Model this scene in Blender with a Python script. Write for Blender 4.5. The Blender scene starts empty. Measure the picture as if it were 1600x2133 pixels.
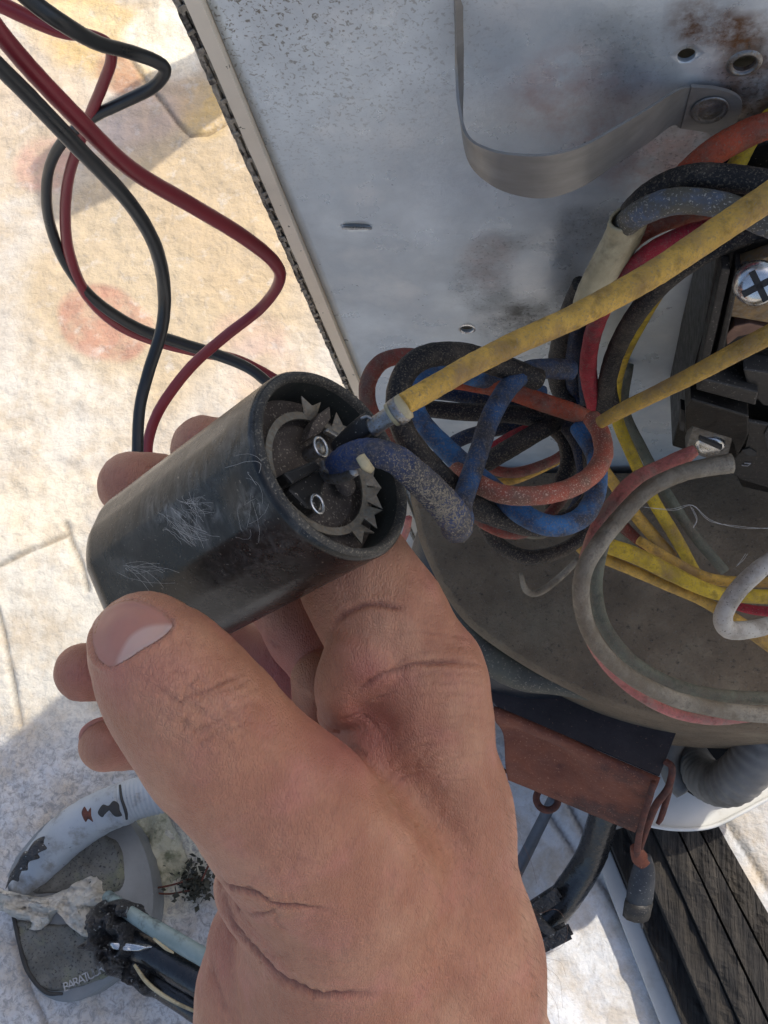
import bpy, bmesh, math, random
import numpy as np
from mathutils import Vector, Matrix
from mathutils.bvhtree import BVHTree
random.seed(7)
rng = np.random.default_rng(7)
SC = bpy.context.scene
COL = SC.collection

# ------------------------------------------------------------------ camera, sky, sun
F = 2000.0          # focal length in photo pixels (photo 1600 x 2133)
H = 0.70            # lens height above the roof
_up = np.array([-344, 697, 2000.0]); _up /= np.linalg.norm(_up)
_h = np.array([_up[2], 0, -_up[0]]); _h /= np.linalg.norm(_h)
_n = np.cross(_up, _h)
R = np.array([_h, _n, _up])
CL = np.array([0, 0, H])
cam_d = bpy.data.cameras.new('camera')
cam = bpy.data.objects.new('camera', cam_d); COL.objects.link(cam)
cam_d.sensor_fit = 'VERTICAL'; cam_d.sensor_height = 36; cam_d.lens = 36 * F / 2133
cam_d.clip_start = 0.01; cam_d.clip_end = 300
cam.matrix_world = Matrix([list(R[0]) + [0], list(R[1]) + [0], list(R[2]) + [H], [0, 0, 0, 1]])
SC.camera = cam
SUN_AZ = math.atan2(.73, .68); SUN_EL = math.radians(50)
w = bpy.data.worlds.new('World'); SC.world = w; w.use_nodes = True
nt = w.node_tree; bg = nt.nodes['Background']
sky = nt.nodes.new('ShaderNodeTexSky'); sky.sky_type = 'NISHITA'; sky.sun_disc = False
sky.sun_elevation = SUN_EL; sky.sun_rotation = SUN_AZ; sky.air_density = 0.85; sky.dust_density = 3.5; sky.ozone_density = 0.6
nt.links.new(sky.outputs[0], bg.inputs[0]); bg.inputs[1].default_value = 0.125
sd = bpy.data.lights.new('sun', 'SUN'); sd.energy = 2.0; sd.angle = math.radians(0.6); sd.color = (1, .93, .82)
so = bpy.data.objects.new('sun', sd); COL.objects.link(so)
sv = Vector((math.sin(SUN_AZ) * math.cos(SUN_EL), math.cos(SUN_AZ) * math.cos(SUN_EL), math.sin(SUN_EL)))
so.rotation_euler = sv.to_track_quat('Z', 'Y').to_euler(); so.location = sv * 3
SC.view_settings.view_transform = 'Standard'; SC.view_settings.look = 'None'
SC.view_settings.exposure = 0.92; SC.view_settings.gamma = 1
SC.view_settings.use_curve_mapping = False
SC.cycles.max_bounces = 8; SC.cycles.diffuse_bounces = 5

def ray(x, y): return R @ np.array([(x - 800) / F, -(y - 1066.5) / F, -1.0])
def P(x, y, d): return CL + ray(x, y) * d
def onz(x, y, z=0.0):
    r = ray(x, y); return CL + r * ((z - H) / r[2])
YP = 0.1791         # the sheet metal panel stands on this plane
def ony(x, y, off=0.0):
    r = ray(x, y); return CL + r * ((YP - off) / r[1])
def depth_of(p): return -float((R.T @ (np.array(p) - CL))[2])
def px_of(p):
    c = R.T @ (np.array(p) - CL); return 800 + F * c[0] / -c[2], 1066.5 - F * c[1] / -c[2]

# ------------------------------------------------------------------ materials
class NT:
    def __init__(s, name):
        s.m = bpy.data.materials.new(name); s.m.use_nodes = True
        s.t = s.m.node_tree; s.b = s.t.nodes['Principled BSDF']
        s.co = s.t.nodes.new('ShaderNodeTexCoord').outputs['Object']
    def n(s, typ, **kw):
        o = s.t.nodes.new(typ)
        for k, v in kw.items(): setattr(o, k, v)
        return o
    def link(s, a, b): s.t.links.new(a, b)
    def noise(s, scale, detail=4, rough=.55, stretch=None, dist=0):
        o = s.n('ShaderNodeTexNoise'); o.inputs['Scale'].default_value = scale
        o.inputs['Detail'].default_value = detail; o.inputs['Roughness'].default_value = rough
        o.inputs['Distortion'].default_value = dist
        if stretch:
            mp = s.n('ShaderNodeMapping'); mp.inputs['Scale'].default_value = stretch
            if stretch == (9, .55, 3): mp.inputs['Rotation'].default_value = (0, 0, -.43)
            s.link(s.co, mp.inputs['Vector']); s.link(mp.outputs[0], o.inputs['Vector'])
        else: s.link(s.co, o.inputs['Vector'])
        return o.outputs['Fac']
    def ramp(s, fac, stops):
        o = s.n('ShaderNodeValToRGB'); e = o.color_ramp.elements
        while len(e) < len(stops): e.new(.5)
        for i, (p, c) in enumerate(stops):
            e[i].position = p
            e[i].color = (c, c, c, 1) if isinstance(c, (int, float)) else (*c, 1)
        s.link(fac, o.inputs[0]); return o.outputs[0]
    def mix(s, fac, a, b):
        o = s.n('ShaderNodeMix', data_type='RGBA')
        if isinstance(fac, (int, float)): o.inputs[0].default_value = fac
        else: s.link(fac, o.inputs[0])
        for v, i in ((a, 6), (b, 7)):
            if isinstance(v, tuple): o.inputs[i].default_value = (*v, 1)
            else: s.link(v, o.inputs[i])
        return o.outputs[2]
    def bump(s, h, strength, dist, prev=None):
        o = s.n('ShaderNodeBump'); o.inputs['Strength'].default_value = strength
        o.inputs['Distance'].default_value = dist; s.link(h, o.inputs['Height'])
        if prev is not None: s.link(prev, o.inputs['Normal'])
        return o.outputs[0]

MATS = {}
def mat(name, a, b=None, scale=60, rough=.6, metal=0.0, grime=None, specks=None, bump=(400, .3, .0004), bump2=None,
        stretch=None, spec=None, coat=0, trans=0, rrange=.1):
    """a,b base colours; grime=(colour,scale,lo,hi); specks=(colour,scale,lo,hi)"""
    s = NT(name)
    b = b or tuple(min(1, v * .8) for v in a)
    c = s.ramp(s.noise(scale, 5, .6, stretch), [(.35, a), (.65, b)])
    if grime:
        for g in (grime if isinstance(grime, list) else [grime]):
            c = s.mix(s.ramp(s.noise(g[1], 6, .65), [(g[2], 0.0), (g[3], 1.0)]), c, g[0])
    if specks:
        for g in (specks if isinstance(specks, list) else [specks]):
            c = s.mix(s.ramp(s.noise(g[1], 2, .5), [(g[2], 0.0), (g[3], 1.0)]), c, g[0])
    s.link(c, s.b.inputs['Base Color'])
    s.link(s.ramp(s.noise(scale * 3, 4), [(.3, max(.02, rough - rrange)), (.7, min(1, rough + rrange))]), s.b.inputs['Roughness'])
    s.b.inputs['Metallic'].default_value = metal
    if spec is not None: s.b.inputs['Specular IOR Level'].default_value = spec
    if coat: s.b.inputs['Coat Weight'].default_value = coat
    if trans: s.b.inputs['Transmission Weight'].default_value = trans
    nrm = None
    if bump: nrm = s.bump(s.noise(bump[0], 5, .6, stretch), bump[1], bump[2])
    if bump2: nrm = s.bump(s.noise(bump2[0], 4, .6), bump2[1], bump2[2], nrm)
    if nrm is not None: s.link(nrm, s.b.inputs['Normal'])
    MATS[name] = s.m
    return s.m

DUST = (.20, .165, .12)
def wire_mat(name, col, dusty=.5, dark=None, rough=.65):
    d = 1 - dusty
    return mat(name, col, tuple(v * .6 for v in col), 90, rough, spec=.3,
               grime=[(dark or DUST, 70, .36 + .22 * d, .52 + .22 * d), (tuple(v * .4 for v in col), 300, .52, .70)],
               specks=[(tuple(.22 * v + .62 * u for v, u in zip(col, (.19, .155, .11))), 1500, .47 + .16 * d, .70 + .16 * d), ((.25, .205, .145), 2600, .62, .76)], bump=(1500, .8, .0006), bump2=(200, .6, .0012))
m_yellow = wire_mat('yellow_insulation', (.62, .37, .07), .5, (.27, .165, .065))
m_yellow_clean = wire_mat('bright_yellow_insulation', (.66, .45, .035), .42, (.30, .19, .06))
m_blue = wire_mat('blue_insulation', (.026, .085, .20), .72, (.040, .038, .042))
m_blue_bright = wire_mat('bright_blue_insulation', (.045, .16, .36), .62, (.04, .042, .055))
m_bluedark = wire_mat('dark_blue_insulation', (.012, .03, .075), .6, (.03, .03, .035))
m_blackw = wire_mat('black_insulation', (.010, .010, .011), .55, (.048, .038, .028), .55)
m_orange = wire_mat('orange_insulation', (.42, .075, .03), .5, (.20, .10, .07))
m_redw = wire_mat('red_insulation', (.42, .025, .04), .35, (.12, .05, .05))
m_brownred = wire_mat('dusty_red_insulation', (.26, .065, .045), .7, (.14, .09, .07))
m_pink = wire_mat('faded_pink_insulation', (.60, .20, .17), .5, (.30, .20, .16))
m_greyw = wire_mat('grey_insulation', (.30, .265, .20), .7, (.16, .13, .09))
m_clearw = wire_mat('green_grey_insulation', (.17, .18, .13), .6, (.13, .115, .085))
m_lead_red = mat('smooth_red_lead', (.24, .022, .03), (.19, .018, .025), 40, .38, bump=(300, .08, .0003), spec=.5)
m_lead_black = mat('smooth_black_lead', (.016, .018, .018), (.024, .026, .025), 40, .36, bump=(300, .08, .0003), spec=.5)
m_sleeve = mat('yellowed_sleeve', (.42, .36, .22), (.30, .25, .14), 120, .45, grime=((.12, .095, .05), 90, .5, .7), bump=(260, .5, .001))
m_strap = mat('brushed_strap_steel', (.30, .285, .26), (.23, .22, .20), 60, .48, .5, bump=(900, .05, .0001), stretch=(1, 1, 5))
m_bright = mat('bright_zinc', (.62, .62, .60), (.45, .45, .44), 200, .28, .95, bump=(900, .2, .0002))
m_dullmetal = mat('dull_tinned_metal', (.30, .30, .29), (.16, .155, .15), 400, .42, .8, specks=(DUST, 1800, .55, .65), bump=(1500, .4, .0002))
m_toothmetal = mat('pale_spring_steel', (.24, .225, .185), (.11, .10, .08), 400, .55, .4, specks=(DUST, 1500, .46, .60), bump=(1500, .4, .0002))
m_bake = mat('black_phenolic', (.005, .005, .005), (.010, .009, .008), 90, .42, grime=((.022, .019, .015), 70, .52, .75), specks=((.14, .12, .09), 1700, .68, .73), bump=(700, .3, .0004), spec=.25)
m_bake_grey = mat('dusty_phenolic', (.007, .0065, .006), (.014, .013, .011), 120, .55, specks=((.22, .2, .17), 1500, .66, .72), bump=(700, .3, .0004))
m_rust = mat('rusted_bracket_face', (.20, .062, .030), (.115, .034, .020), 45, .85, grime=((.045, .024, .02), 22, .52, .68), specks=((.32, .14, .08), 900, .62, .72), bump=(500, .8, .0008), bump2=(90, .5, .0015))
m_rustdark = mat('dark_bracket_top', (.014, .011, .012), (.026, .020, .021), 60, .75, specks=((.12, .07, .05), 900, .68, .75), bump=(600, .4, .0005))
m_rustwire = mat('rusted_rod', (.12, .035, .02), (.05, .018, .012), 200, .8, bump=(900, .7, .0006))
m_rubber = mat('dark_blue_rubber', (.012, .016, .022), (.022, .026, .032), 150, .6, specks=((.2, .2, .2), 900, .66, .72), bump=(900, .4, .0004))
m_hose = mat('glossy_black_hose', (.006, .007, .009), (.014, .015, .016), 60, .25, bump=(120, .4, .0015), spec=.6)
m_tape = mat('wrinkled_black_tape', (.012, .013, .014), (.025, .026, .028), 120, .35, specks=((.3, .33, .34), 420, .66, .72), bump=(160, 1, .004), bump2=(500, .7, .001))
m_wood = mat('charred_wood', (.006, .005, .0045), (.040, .034, .027), 26, .8, bump=(50, 1, .005), stretch=(9, .55, 3))
m_whitep = mat('white_painted_metal', (.60, .60, .57), (.52, .52, .49), 30, .4, grime=((.35, .32, .26), 25, .6, .8), bump=(200, .1, .0005))
m_conduit = mat('grey_conduit_plastic', (.34, .37, .39), (.28, .31, .33), 30, .55, grime=[((.16, .15, .13), 60, .52, .70), ((.03, .03, .03), 160, .66, .72)], bump=(400, .3, .0005))
m_conduit_dark = mat('dusty_conduit_plastic', (.20, .19, .17), (.13, .125, .115), 50, .6, grime=((.08, .075, .065), 40, .5, .7), bump=(400, .3, .0005))
m_ring = mat('grey_box_plastic', (.20, .215, .22), (.16, .17, .175), 40, .55, grime=((.45, .45, .43), 60, .66, .74), bump=(300, .4, .0006))
m_seal = mat('weathered_rubber_pad', (.075, .075, .065), (.14, .14, .125), 60, .85, grime=((.16, .17, .11), 45, .55, .75), specks=((.03, .03, .03), 600, .58, .68), bump=(350, .8, .0015))
m_caulk = mat('old_white_caulk', (.62, .60, .53), (.52, .49, .42), 50, .6, grime=((.30, .27, .19), 60, .55, .75), bump=(110, 1, .008), bump2=(420, .8, .003))
m_leaf = mat('dry_dark_debris', (.025, .028, .020), (.06, .06, .045), 200, .9, bump=(700, .8, .001))
m_teal = mat('grey_green_pipe', (.16, .22, .21), (.22, .28, .27), 80, .45, grime=((.04, .05, .05), 90, .55, .7), bump=(300, .4, .0008))
m_thread = mat('pale_thread', (.55, .53, .48), (.45, .43, .38), 200, .8, bump=None)
m_hair = mat('fine_brown_hair', (.20, .11, .065), (.15, .08, .05), 200, .5, bump=None)
m_print = mat('white_print', (.36, .36, .35), (.24, .24, .235), 200, .6, bump=None)
m_cabinet = mat('beige_cabinet_paint', (.42, .40, .35), (.38, .36, .31), 20, .5, bump=(300, .2, .0004))
m_dark = mat('dark_recess', (.02, .02, .02), (.03, .03, .028), 60, .8)
m_cream = mat('cream_flange_paint', (.82, .70, .54), (.72, .61, .46), 40, .5, specks=((.12, .1, .07), 500, .70, .74), bump=(200, .25, .0006))
m_fin = mat('dirty_fin_edge', (.42, .37, .29), (.20, .17, .13), 300, .6, grime=((.05, .04, .035), 160, .52, .62), bump=(700, .7, .0008))

def skin_mat():
    s = NT('skin')
    c = s.ramp(s.noise(38, 4, .6), [(.30, (.33, .135, .078)), (.5, (.41, .185, .108)), (.72, (.50, .255, .155))])
    c = s.mix(s.ramp(s.noise(95, 3, .5), [(.52, 0.0), (.78, .5)]), c, (.50, .20, .16))
    c = s.mix(s.ramp(s.noise(1100, 4, .65, (1, .4, .7)), [(.45, 0.0), (.70, .50)]), c, (.30, .13, .08))
    c = s.mix(s.ramp(s.noise(55, 3, .5), [(.5, 0.0), (.7, .35)]), c, (.60, .36, .22))
    at = s.n('ShaderNodeAttribute'); at.attribute_name = 'flush'
    c = s.mix(at.outputs['Fac'], c, (.44, .15, .125))
    a2 = s.n('ShaderNodeAttribute'); a2.attribute_name = 'crease_shade'
    c = s.mix(a2.outputs['Fac'], c, (.20, .075, .055))  # shade in the skin folds painted darker into the base colour
    s.link(c, s.b.inputs['Base Color'])
    s.b.inputs['Roughness'].default_value = .46
    s.b.inputs['Specular IOR Level'].default_value = .35
    s.b.inputs['Subsurface Weight'].default_value = .22
    s.b.inputs['Subsurface Radius'].default_value = (1, .35, .2)
    s.b.inputs['Subsurface Scale'].default_value = .003
    v = s.n('ShaderNodeTexVoronoi'); v.feature = 'DISTANCE_TO_EDGE'; v.inputs['Scale'].default_value = 1750
    mp = s.n('ShaderNodeMapping'); mp.inputs['Rotation'].default_value = (.3, .5, .7); mp.inputs['Scale'].default_value = (1, .42, 1)
    mx = s.n('ShaderNodeMix', data_type='RGBA'); mx.inputs[0].default_value = .0012
    s.link(s.co, mp.inputs[0]); s.link(mp.outputs[0], v.inputs['Vector'])
    h1 = s.ramp(v.outputs[0], [(0, 0.0), (.22, 1.0)])
    n1 = s.bump(h1, .55, .00026)
    n2 = s.bump(s.noise(900, 5, .7, (1, .3, .6), .4), .38, .00045, n1)
    n3 = s.bump(s.noise(110, 3, .5), .22, .0018, n2)
    s.link(n3, s.b.inputs['Normal'])
    return s.m
m_skin = skin_mat()
def nail_mat(name, c):
    s = NT(name); cc_ = s.ramp(s.noise(120, 3), [(.3, c), (.7, tuple(v * .85 for v in c))]); at = s.n('ShaderNodeAttribute'); at.attribute_name = 'moon'
    s.link(s.mix(at.outputs['Fac'], cc_, (.50, .33, .27)), s.b.inputs['Base Color'])
    s.b.inputs['Roughness'].default_value = .36; s.b.inputs['Specular IOR Level'].default_value = .3; s.b.inputs['Subsurface Weight'].default_value = .2
    s.b.inputs['Subsurface Scale'].default_value = .002
    s.link(s.bump(s.noise(260, 4, .5, (1, .25, 1)), .25, .0003), s.b.inputs['Normal'])
    return s.m
m_nail = nail_mat('nail_plate', (.43, .20, .145)); m_lunula = nail_mat('nail_moon', (.62, .47, .42))

def galv_mat():
    s = NT('galvanised_sheet')
    c = s.ramp(s.noise(26, 4, .6), [(.32, (.80, .86, .88)), (.52, (.62, .67, .69)), (.72, (.84, .85, .83))])
    at = s.n('ShaderNodeAttribute'); at.attribute_name = 'stain'
    c = s.mix(at.outputs['Color'], c, (.16, .16, .15)) if False else c
    sep = s.n('ShaderNodeSeparateColor'); s.link(at.outputs['Color'], sep.inputs[0])
    def amt(ch, n, lo, hi):
        mth = s.n('ShaderNodeMath', operation='MULTIPLY'); s.link(sep.outputs[ch], mth.inputs[0])
        s.link(s.ramp(n, [(lo, 0.0), (hi, 1.0)]), mth.inputs[1]); return mth.outputs[0]
    c = s.mix(amt(0, s.noise(70, 6, .7), .30, .60), c, (.11, .11, .10))       # dark smudges
    c = s.mix(amt(1, s.noise(110, 6, .7), .35, .65), c, (.42, .25, .22))      # rosy bloom
    c = s.mix(amt(2, s.noise(130, 6, .7), .35, .60), c, (.16, .075, .03))     # rust
    c = s.mix(amt(3 if False else 0, s.noise(900, 3, .6), .55, .68), c, (.06, .06, .05))
    pit = s.ramp(s.noise(820, 3, .6, None, .8), [(.55, 0.0), (.64, 1.0)])
    zone = s.n('ShaderNodeAttribute'); zone.attribute_name = 'pits'
    mth = s.n('ShaderNodeMath', operation='MULTIPLY'); s.link(pit, mth.inputs[0]); s.link(zone.outputs['Fac'], mth.inputs[1])
    c = s.mix(mth.outputs[0], c, (.22, .205, .165))
    sp = s.n('ShaderNodeTexVoronoi'); sp.inputs['Scale'].default_value = 190; s.link(s.co, sp.inputs['Vector'])
    bw_ = s.n('ShaderNodeSeparateColor'); s.link(sp.outputs['Color'], bw_.inputs[0])
    c = s.mix(s.ramp(bw_.outputs[0], [(.0, .0), (1.0, .07)]), c, (.30, .32, .33))
    s.link(c, s.b.inputs['Base Color']); s.b.inputs['Metallic'].default_value = .45
    s.link(s.ramp(s.noise(60, 5), [(.3, .22), (.7, .42)]), s.b.inputs['Roughness'])
    n1 = s.bump(s.noise(900, 4, .6), .16, .0004); n2 = s.bump(s.noise(14, 2), .25, .005, n1)
    s.link(n2, s.b.inputs['Normal'])
    return s.m
m_galv = galv_mat()

def pan_mat():
    s = NT('dusty_compressor_top')
    c = s.ramp(s.noise(30, 6, .65), [(.3, (.15, .105, .062)), (.55, (.24, .175, .108)), (.72, (.34, .265, .17))])
    c = s.mix(s.ramp(s.noise(14, 4, .6), [(.5, 0.0), (.75, .5)]), c, (.085, .08, .05))
    c = s.mix(s.ramp(s.noise(420, 5, .7), [(.58, 0.0), (.70, .8)]), c, (.035, .03, .022))
    c = s.mix(s.ramp(s.noise(1500, 2, .6), [(.62, 0.0), (.70, .7)]), c, (.26, .23, .185))
    s.link(c, s.b.inputs['Base Color']); s.b.inputs['Roughness'].default_value = .9
    n1 = s.bump(s.noise(650, 6, .75), 1.0, .0022); n2 = s.bump(s.noise(60, 6, .7), .8, .005, n1)
    s.link(n2, s.b.inputs['Normal']); return s.m
m_pan = pan_mat()

def ground_mat():
    s = NT('roof_coating')
    at = s.n('ShaderNodeAttribute'); at.attribute_name = 'tint'
    c = at.outputs['Color']
    c = s.mix(s.ramp(s.noise(26, 6, .7), [(.44, 0.0), (.62, .6)]), c, (.44, .35, .235))
    c = s.mix(s.ramp(s.noise(140, 6, .72, None, .6), [(.54, 0.0), (.68, .42)]), c, (.38, .33, .27))
    c = s.mix(s.ramp(s.noise(60, 4, .6), [(.56, 0.0), (.75, .55)]), c, (.60, .575, .53))
    a2 = s.n('ShaderNodeAttribute'); a2.attribute_name = 'pits'
    pit = s.ramp(s.noise(190, 8, .78, None, .8), [(.46, 0.0), (.60, .9)])
    mth = s.n('ShaderNodeMath', operation='MULTIPLY'); s.link(pit, mth.inputs[0]); s.link(a2.outputs['Fac'], mth.inputs[1])
    c = s.mix(mth.outputs[0], c, (.24, .24, .235))
    s.link(c, s.b.inputs['Base Color']); s.b.inputs['Roughness'].default_value = .85
    n1 = s.bump(s.noise(150, 6, .62, None, .6), .5, .0022); n2 = s.bump(s.noise(34, 5), .7, .008, n1)
    s.link(n2, s.b.inputs['Normal']); return s.m
m_ground = ground_mat()

def cap_mat():
    s = NT('black_bakelite_shell')
    c = s.ramp(s.noise(50, 5, .6), [(.35, (.007, .0075, .007)), (.65, (.014, .014, .012))])
    c = s.mix(s.ramp(s.noise(70, 6, .7), [(.54, 0.0), (.8, .6)]), c, (.085, .08, .065))
    c = s.mix(s.ramp(s.noise(1600, 3, .6), [(.66, 0.0), (.72, .8)]), c, (.25, .22, .17))
    at = s.n('ShaderNodeAttribute'); at.attribute_name = 'dust'
    mth = s.n('ShaderNodeMath', operation='MULTIPLY'); s.link(at.outputs['Fac'], mth.inputs[0]); s.link(s.ramp(s.noise(420, 6, .75, (1, .35, 1), .8), [(.42, 0.0), (.70, 1.0)]), mth.inputs[1])
    c = s.mix(mth.outputs[0], c, (.27, .265, .24))
    s.link(c, s.b.inputs['Base Color'])
    s.link(s.ramp(s.noise(90, 6, .7), [(.35, .20), (.7, .40)]), s.b.inputs['Roughness'])
    s.b.inputs['Specular IOR Level'].default_value = .36
    n1 = s.bump(s.noise(1300, 4, .6), .18, .0003)
    s.link(n1, s.b.inputs['Normal']); return s.m
m_cap = cap_mat()
m_caprim = mat('dusty_bakelite_rim', (.028, .026, .022), (.055, .05, .04), 150, .7, specks=((.19, .165, .12), 2400, .54, .72), bump=(1800, .7, .0004))
m_capfloor = mat('brown_capacitor_cover', (.055, .042, .034), (.085, .070, .057), 170, .75, specks=((.26, .22, .17), 2000, .60, .68), bump=(900, .6, .0005))
m_capin = mat('black_shell_inside', (.014, .017, .014), (.02, .023, .02), 80, .6, specks=((.15, .14, .11), 1900, .68, .74))

# ------------------------------------------------------------------ object helpers
def prop(o, label=None, cat=None, group=None, kind=None):
    if label: o['label'] = label
    if cat: o['category'] = cat
    if group: o['group'] = group
    if kind: o['kind'] = kind
    return o
def empty(name, loc, label, cat, group=None):
    o = bpy.data.objects.new(name, None); o.empty_display_size = .01; COL.objects.link(o); o.location = Vector(loc)
    return prop(o, label, cat, group)
def link(name, me, m, parent=None, smooth=True, base=True):
    """verts are world coordinates; origin goes to the base centre (or stays the parent's)"""
    if isinstance(m, (list, tuple)):
        for x in m: me.materials.append(x)
    else: me.materials.append(m)
    o = bpy.data.objects.new(name, me)
    n = len(me.vertices); co = np.empty(n * 3); me.vertices.foreach_get('co', co); co = co.reshape(-1, 3)
    mn, mx = co.min(0), co.max(0)
    org = np.array([(mn[0] + mx[0]) / 2, (mn[1] + mx[1]) / 2, mn[2]])
    me.vertices.foreach_set('co', (co - org).ravel()); me.update()
    COL.objects.link(o)
    if parent is not None:
        o.parent = parent
        pw = WORLD[parent.name]
        o.location = Vector(org - pw); WORLD[o.name] = org
    else:
        o.location = Vector(org); WORLD[o.name] = org
    if smooth: me.polygons.foreach_set('use_smooth', [True] * len(me.polygons))
    return o
WORLD = {}
def thing(name, loc, label, cat, group=None):
    o = empty(name, loc, label, cat, group); WORLD[o.name] = np.array(loc, float); return o
def bm_mesh(name, bm):
    me = bpy.data.meshes.new(name); bmesh.ops.recalc_face_normals(bm, faces=bm.faces); bm.to_mesh(me); bm.free(); return me
def pymesh(name, v, f):
    me = bpy.data.meshes.new(name); me.from_pydata([tuple(map(float, x)) for x in v], [], f); me.update(); return me
def catmull(pts, sub=8, closed=False):
    pts = [np.array(p, float) for p in pts]; n = len(pts); out = []
    rg = range(n) if closed else range(n - 1)
    for i in rg:
        p1, p2 = pts[i], pts[(i + 1) % n]
        p0 = pts[i - 1] if (i > 0 or closed) else 2 * p1 - p2
        p3 = pts[(i + 2) % n] if (i + 2 < n or closed) else 2 * p2 - p1
        for k in range(sub):
            t = k / sub
            out.append(.5 * ((2 * p1) + (-p0 + p2) * t + (2 * p0 - 5 * p1 + 4 * p2 - p3) * t * t + (-p0 + 3 * p1 - 3 * p2 + p3) * t ** 3))
    if not closed: out.append(pts[-1])
    return out
def tube_data(path, rad, seg=14, caps=True, rough=0.0, flat=1.0):
    """path: list of 3D points, rad: list of radii -> verts, faces"""
    path = [np.array(p, float) for p in path]; n = len(path); V = []; Fc = []
    T = []
    for i in range(n):
        t = path[min(i + 1, n - 1)] - path[max(i - 1, 0)]; T.append(t / (np.linalg.norm(t) + 1e-12))
    u = np.cross(T[0], [0.13, .2, 1.0]); u /= np.linalg.norm(u)
    for i in range(n):
        u = u - T[i] * np.dot(u, T[i]); u /= np.linalg.norm(u); v = np.cross(T[i], u)
        for k in range(seg):
            a = 2 * math.pi * k / seg
            r = rad[i] * (1 + (rough * random.uniform(-1, 1) if rough else 0))
            V.append(path[i] + u * math.cos(a) * r + v * math.sin(a) * r * flat)
    for i in range(n - 1):
        for k in range(seg):
            Fc.append((i * seg + k, i * seg + (k + 1) % seg, (i + 1) * seg + (k + 1) % seg, (i + 1) * seg + k))
    if caps:
        for e, idx in ((0, 0), (1, n - 1)):
            # slightly domed end
            ct = path[idx] + T[idx] * rad[idx] * (.25 if e else -.25)
            V.append(ct); c = len(V) - 1
            for k in range(seg):
                a, b = idx * seg + k, idx * seg + (k + 1) % seg
                Fc.append((a, b, c) if e else (b, a, c))
    return V, Fc
def smooth_path(pts, sub=8):
    """pts: (px,py,depth,width_px) -> world path and radii"""
    q = catmull([np.array(p[:4], float) for p in pts], sub)
    return [P(a[0], a[1], a[2]) for a in q], [max(.0002, a[3] / 2 * a[2] / F) for a in q]
def wire(name, pts, m, label=None, cat=None, group=None, parent=None, sub=8, seg=14, rough=.02, flat=1.0):
    path, rad = smooth_path(pts, sub)
    V, Fc = tube_data(path, rad, seg, True, rough, flat)
    o = link(name, pymesh(name, V, Fc), m, parent)
    if label: prop(o, label, cat, group)
    return o
def tube3(name, path, rad, m, parent=None, sub=6, seg=16, rough=0.0, flat=1.0):
    q = catmull([np.append(np.array(p, float), r) for p, r in zip(path, rad)], sub) if sub > 1 else [np.append(np.array(p, float), r) for p, r in zip(path, rad)]
    V, Fc = tube_data([a[:3] for a in q], [a[3] for a in q], seg, True, rough, flat)
    return link(name, pymesh(name, V, Fc), m, parent)
def prism(name, top, off, m, parent=None, bevel=0.0, smooth=False, seg=2):
    """top: world outline, off: extrusion vector"""
    bm = bmesh.new(); off = Vector(off)
    a = [bm.verts.new(Vector(p)) for p in top]; b = [bm.verts.new(Vector(p) + off) for p in top]
    bm.faces.new(a); bm.faces.new(b[::-1]); n = len(a)
    for i in range(n): bm.faces.new((a[i], b[i], b[(i + 1) % n], a[(i + 1) % n]))
    if bevel:
        bmesh.ops.bevel(bm, geom=bm.edges[:], offset=bevel, segments=seg, profile=.6, affect='EDGES', clamp_overlap=True)
    return link(name, bm_mesh(name, bm), m, parent, smooth)
def lathe(name, c, ax, prof, m, parent=None, seg=64, slot=None, ux=None, wob=None):
    """prof: list of (r, h) along axis from c; slot(i)->material index"""
    c = np.array(c, float); ax = np.array(ax, float); ax /= np.linalg.norm(ax)
    u = np.cross(ax, ux if ux is not None else [0.3, .1, 1]); u /= np.linalg.norm(u); v = np.cross(ax, u)
    V = []; Fc = []; MI = []
    for (r, h) in prof:
        for k in range(seg):
            a = 2 * math.pi * k / seg; rr = r * (wob(a, h) if wob else 1)
            V.append(c + ax * h + u * math.cos(a) * rr + v * math.sin(a) * rr)
    for i in range(len(prof) - 1):
        for k in range(seg):
            Fc.append((i * seg + k, i * seg + (k + 1) % seg, (i + 1) * seg + (k + 1) % seg, (i + 1) * seg + k)); MI.append(slot(i) if slot else 0)
    me = pymesh(name, V, Fc)
    o = link(name, me, m, parent)
    if slot: me.polygons.foreach_set('material_index', MI)
    return o
def box(name, c, size, m, parent=None, rot=None, bevel=.0005):
    bm = bmesh.new(); bmesh.ops.create_cube(bm, size=1)
    bmesh.ops.scale(bm, vec=Vector(size), verts=bm.verts)
    if bevel: bmesh.ops.bevel(bm, geom=bm.edges[:], offset=bevel, segments=2, affect='EDGES', clamp_overlap=True)
    if rot is not None: bmesh.ops.transform(bm, matrix=rot.to_4x4(), verts=bm.verts)
    bmesh.ops.translate(bm, vec=Vector(c), verts=bm.verts)
    return link(name, bm_mesh(name, bm), m, parent, False)
def text(name, s, m, parent, mat3, loc, size, extr=.0002):
    cu = bpy.data.curves.new(name, 'FONT'); cu.body = s; cu.size = size; cu.extrude = extr; cu.align_x = 'CENTER'; cu.align_y = 'CENTER'
    tmp = bpy.data.objects.new('tmp', cu); COL.objects.link(tmp)
    dg = bpy.context.evaluated_depsgraph_get(); me = bpy.data.meshes.new_from_object(tmp.evaluated_get(dg))
    bpy.data.objects.remove(tmp)
    me.transform(Matrix.Translation(Vector(loc)) @ mat3.to_4x4())
    me.name = name; me.materials.clear()
    return link(name, me, m, parent, False)
def pz(pts, z): return [onz(x, y, z) for x, y in pts]
def py_(pts, off): return [ony(x, y, off) for x, y in pts]

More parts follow.
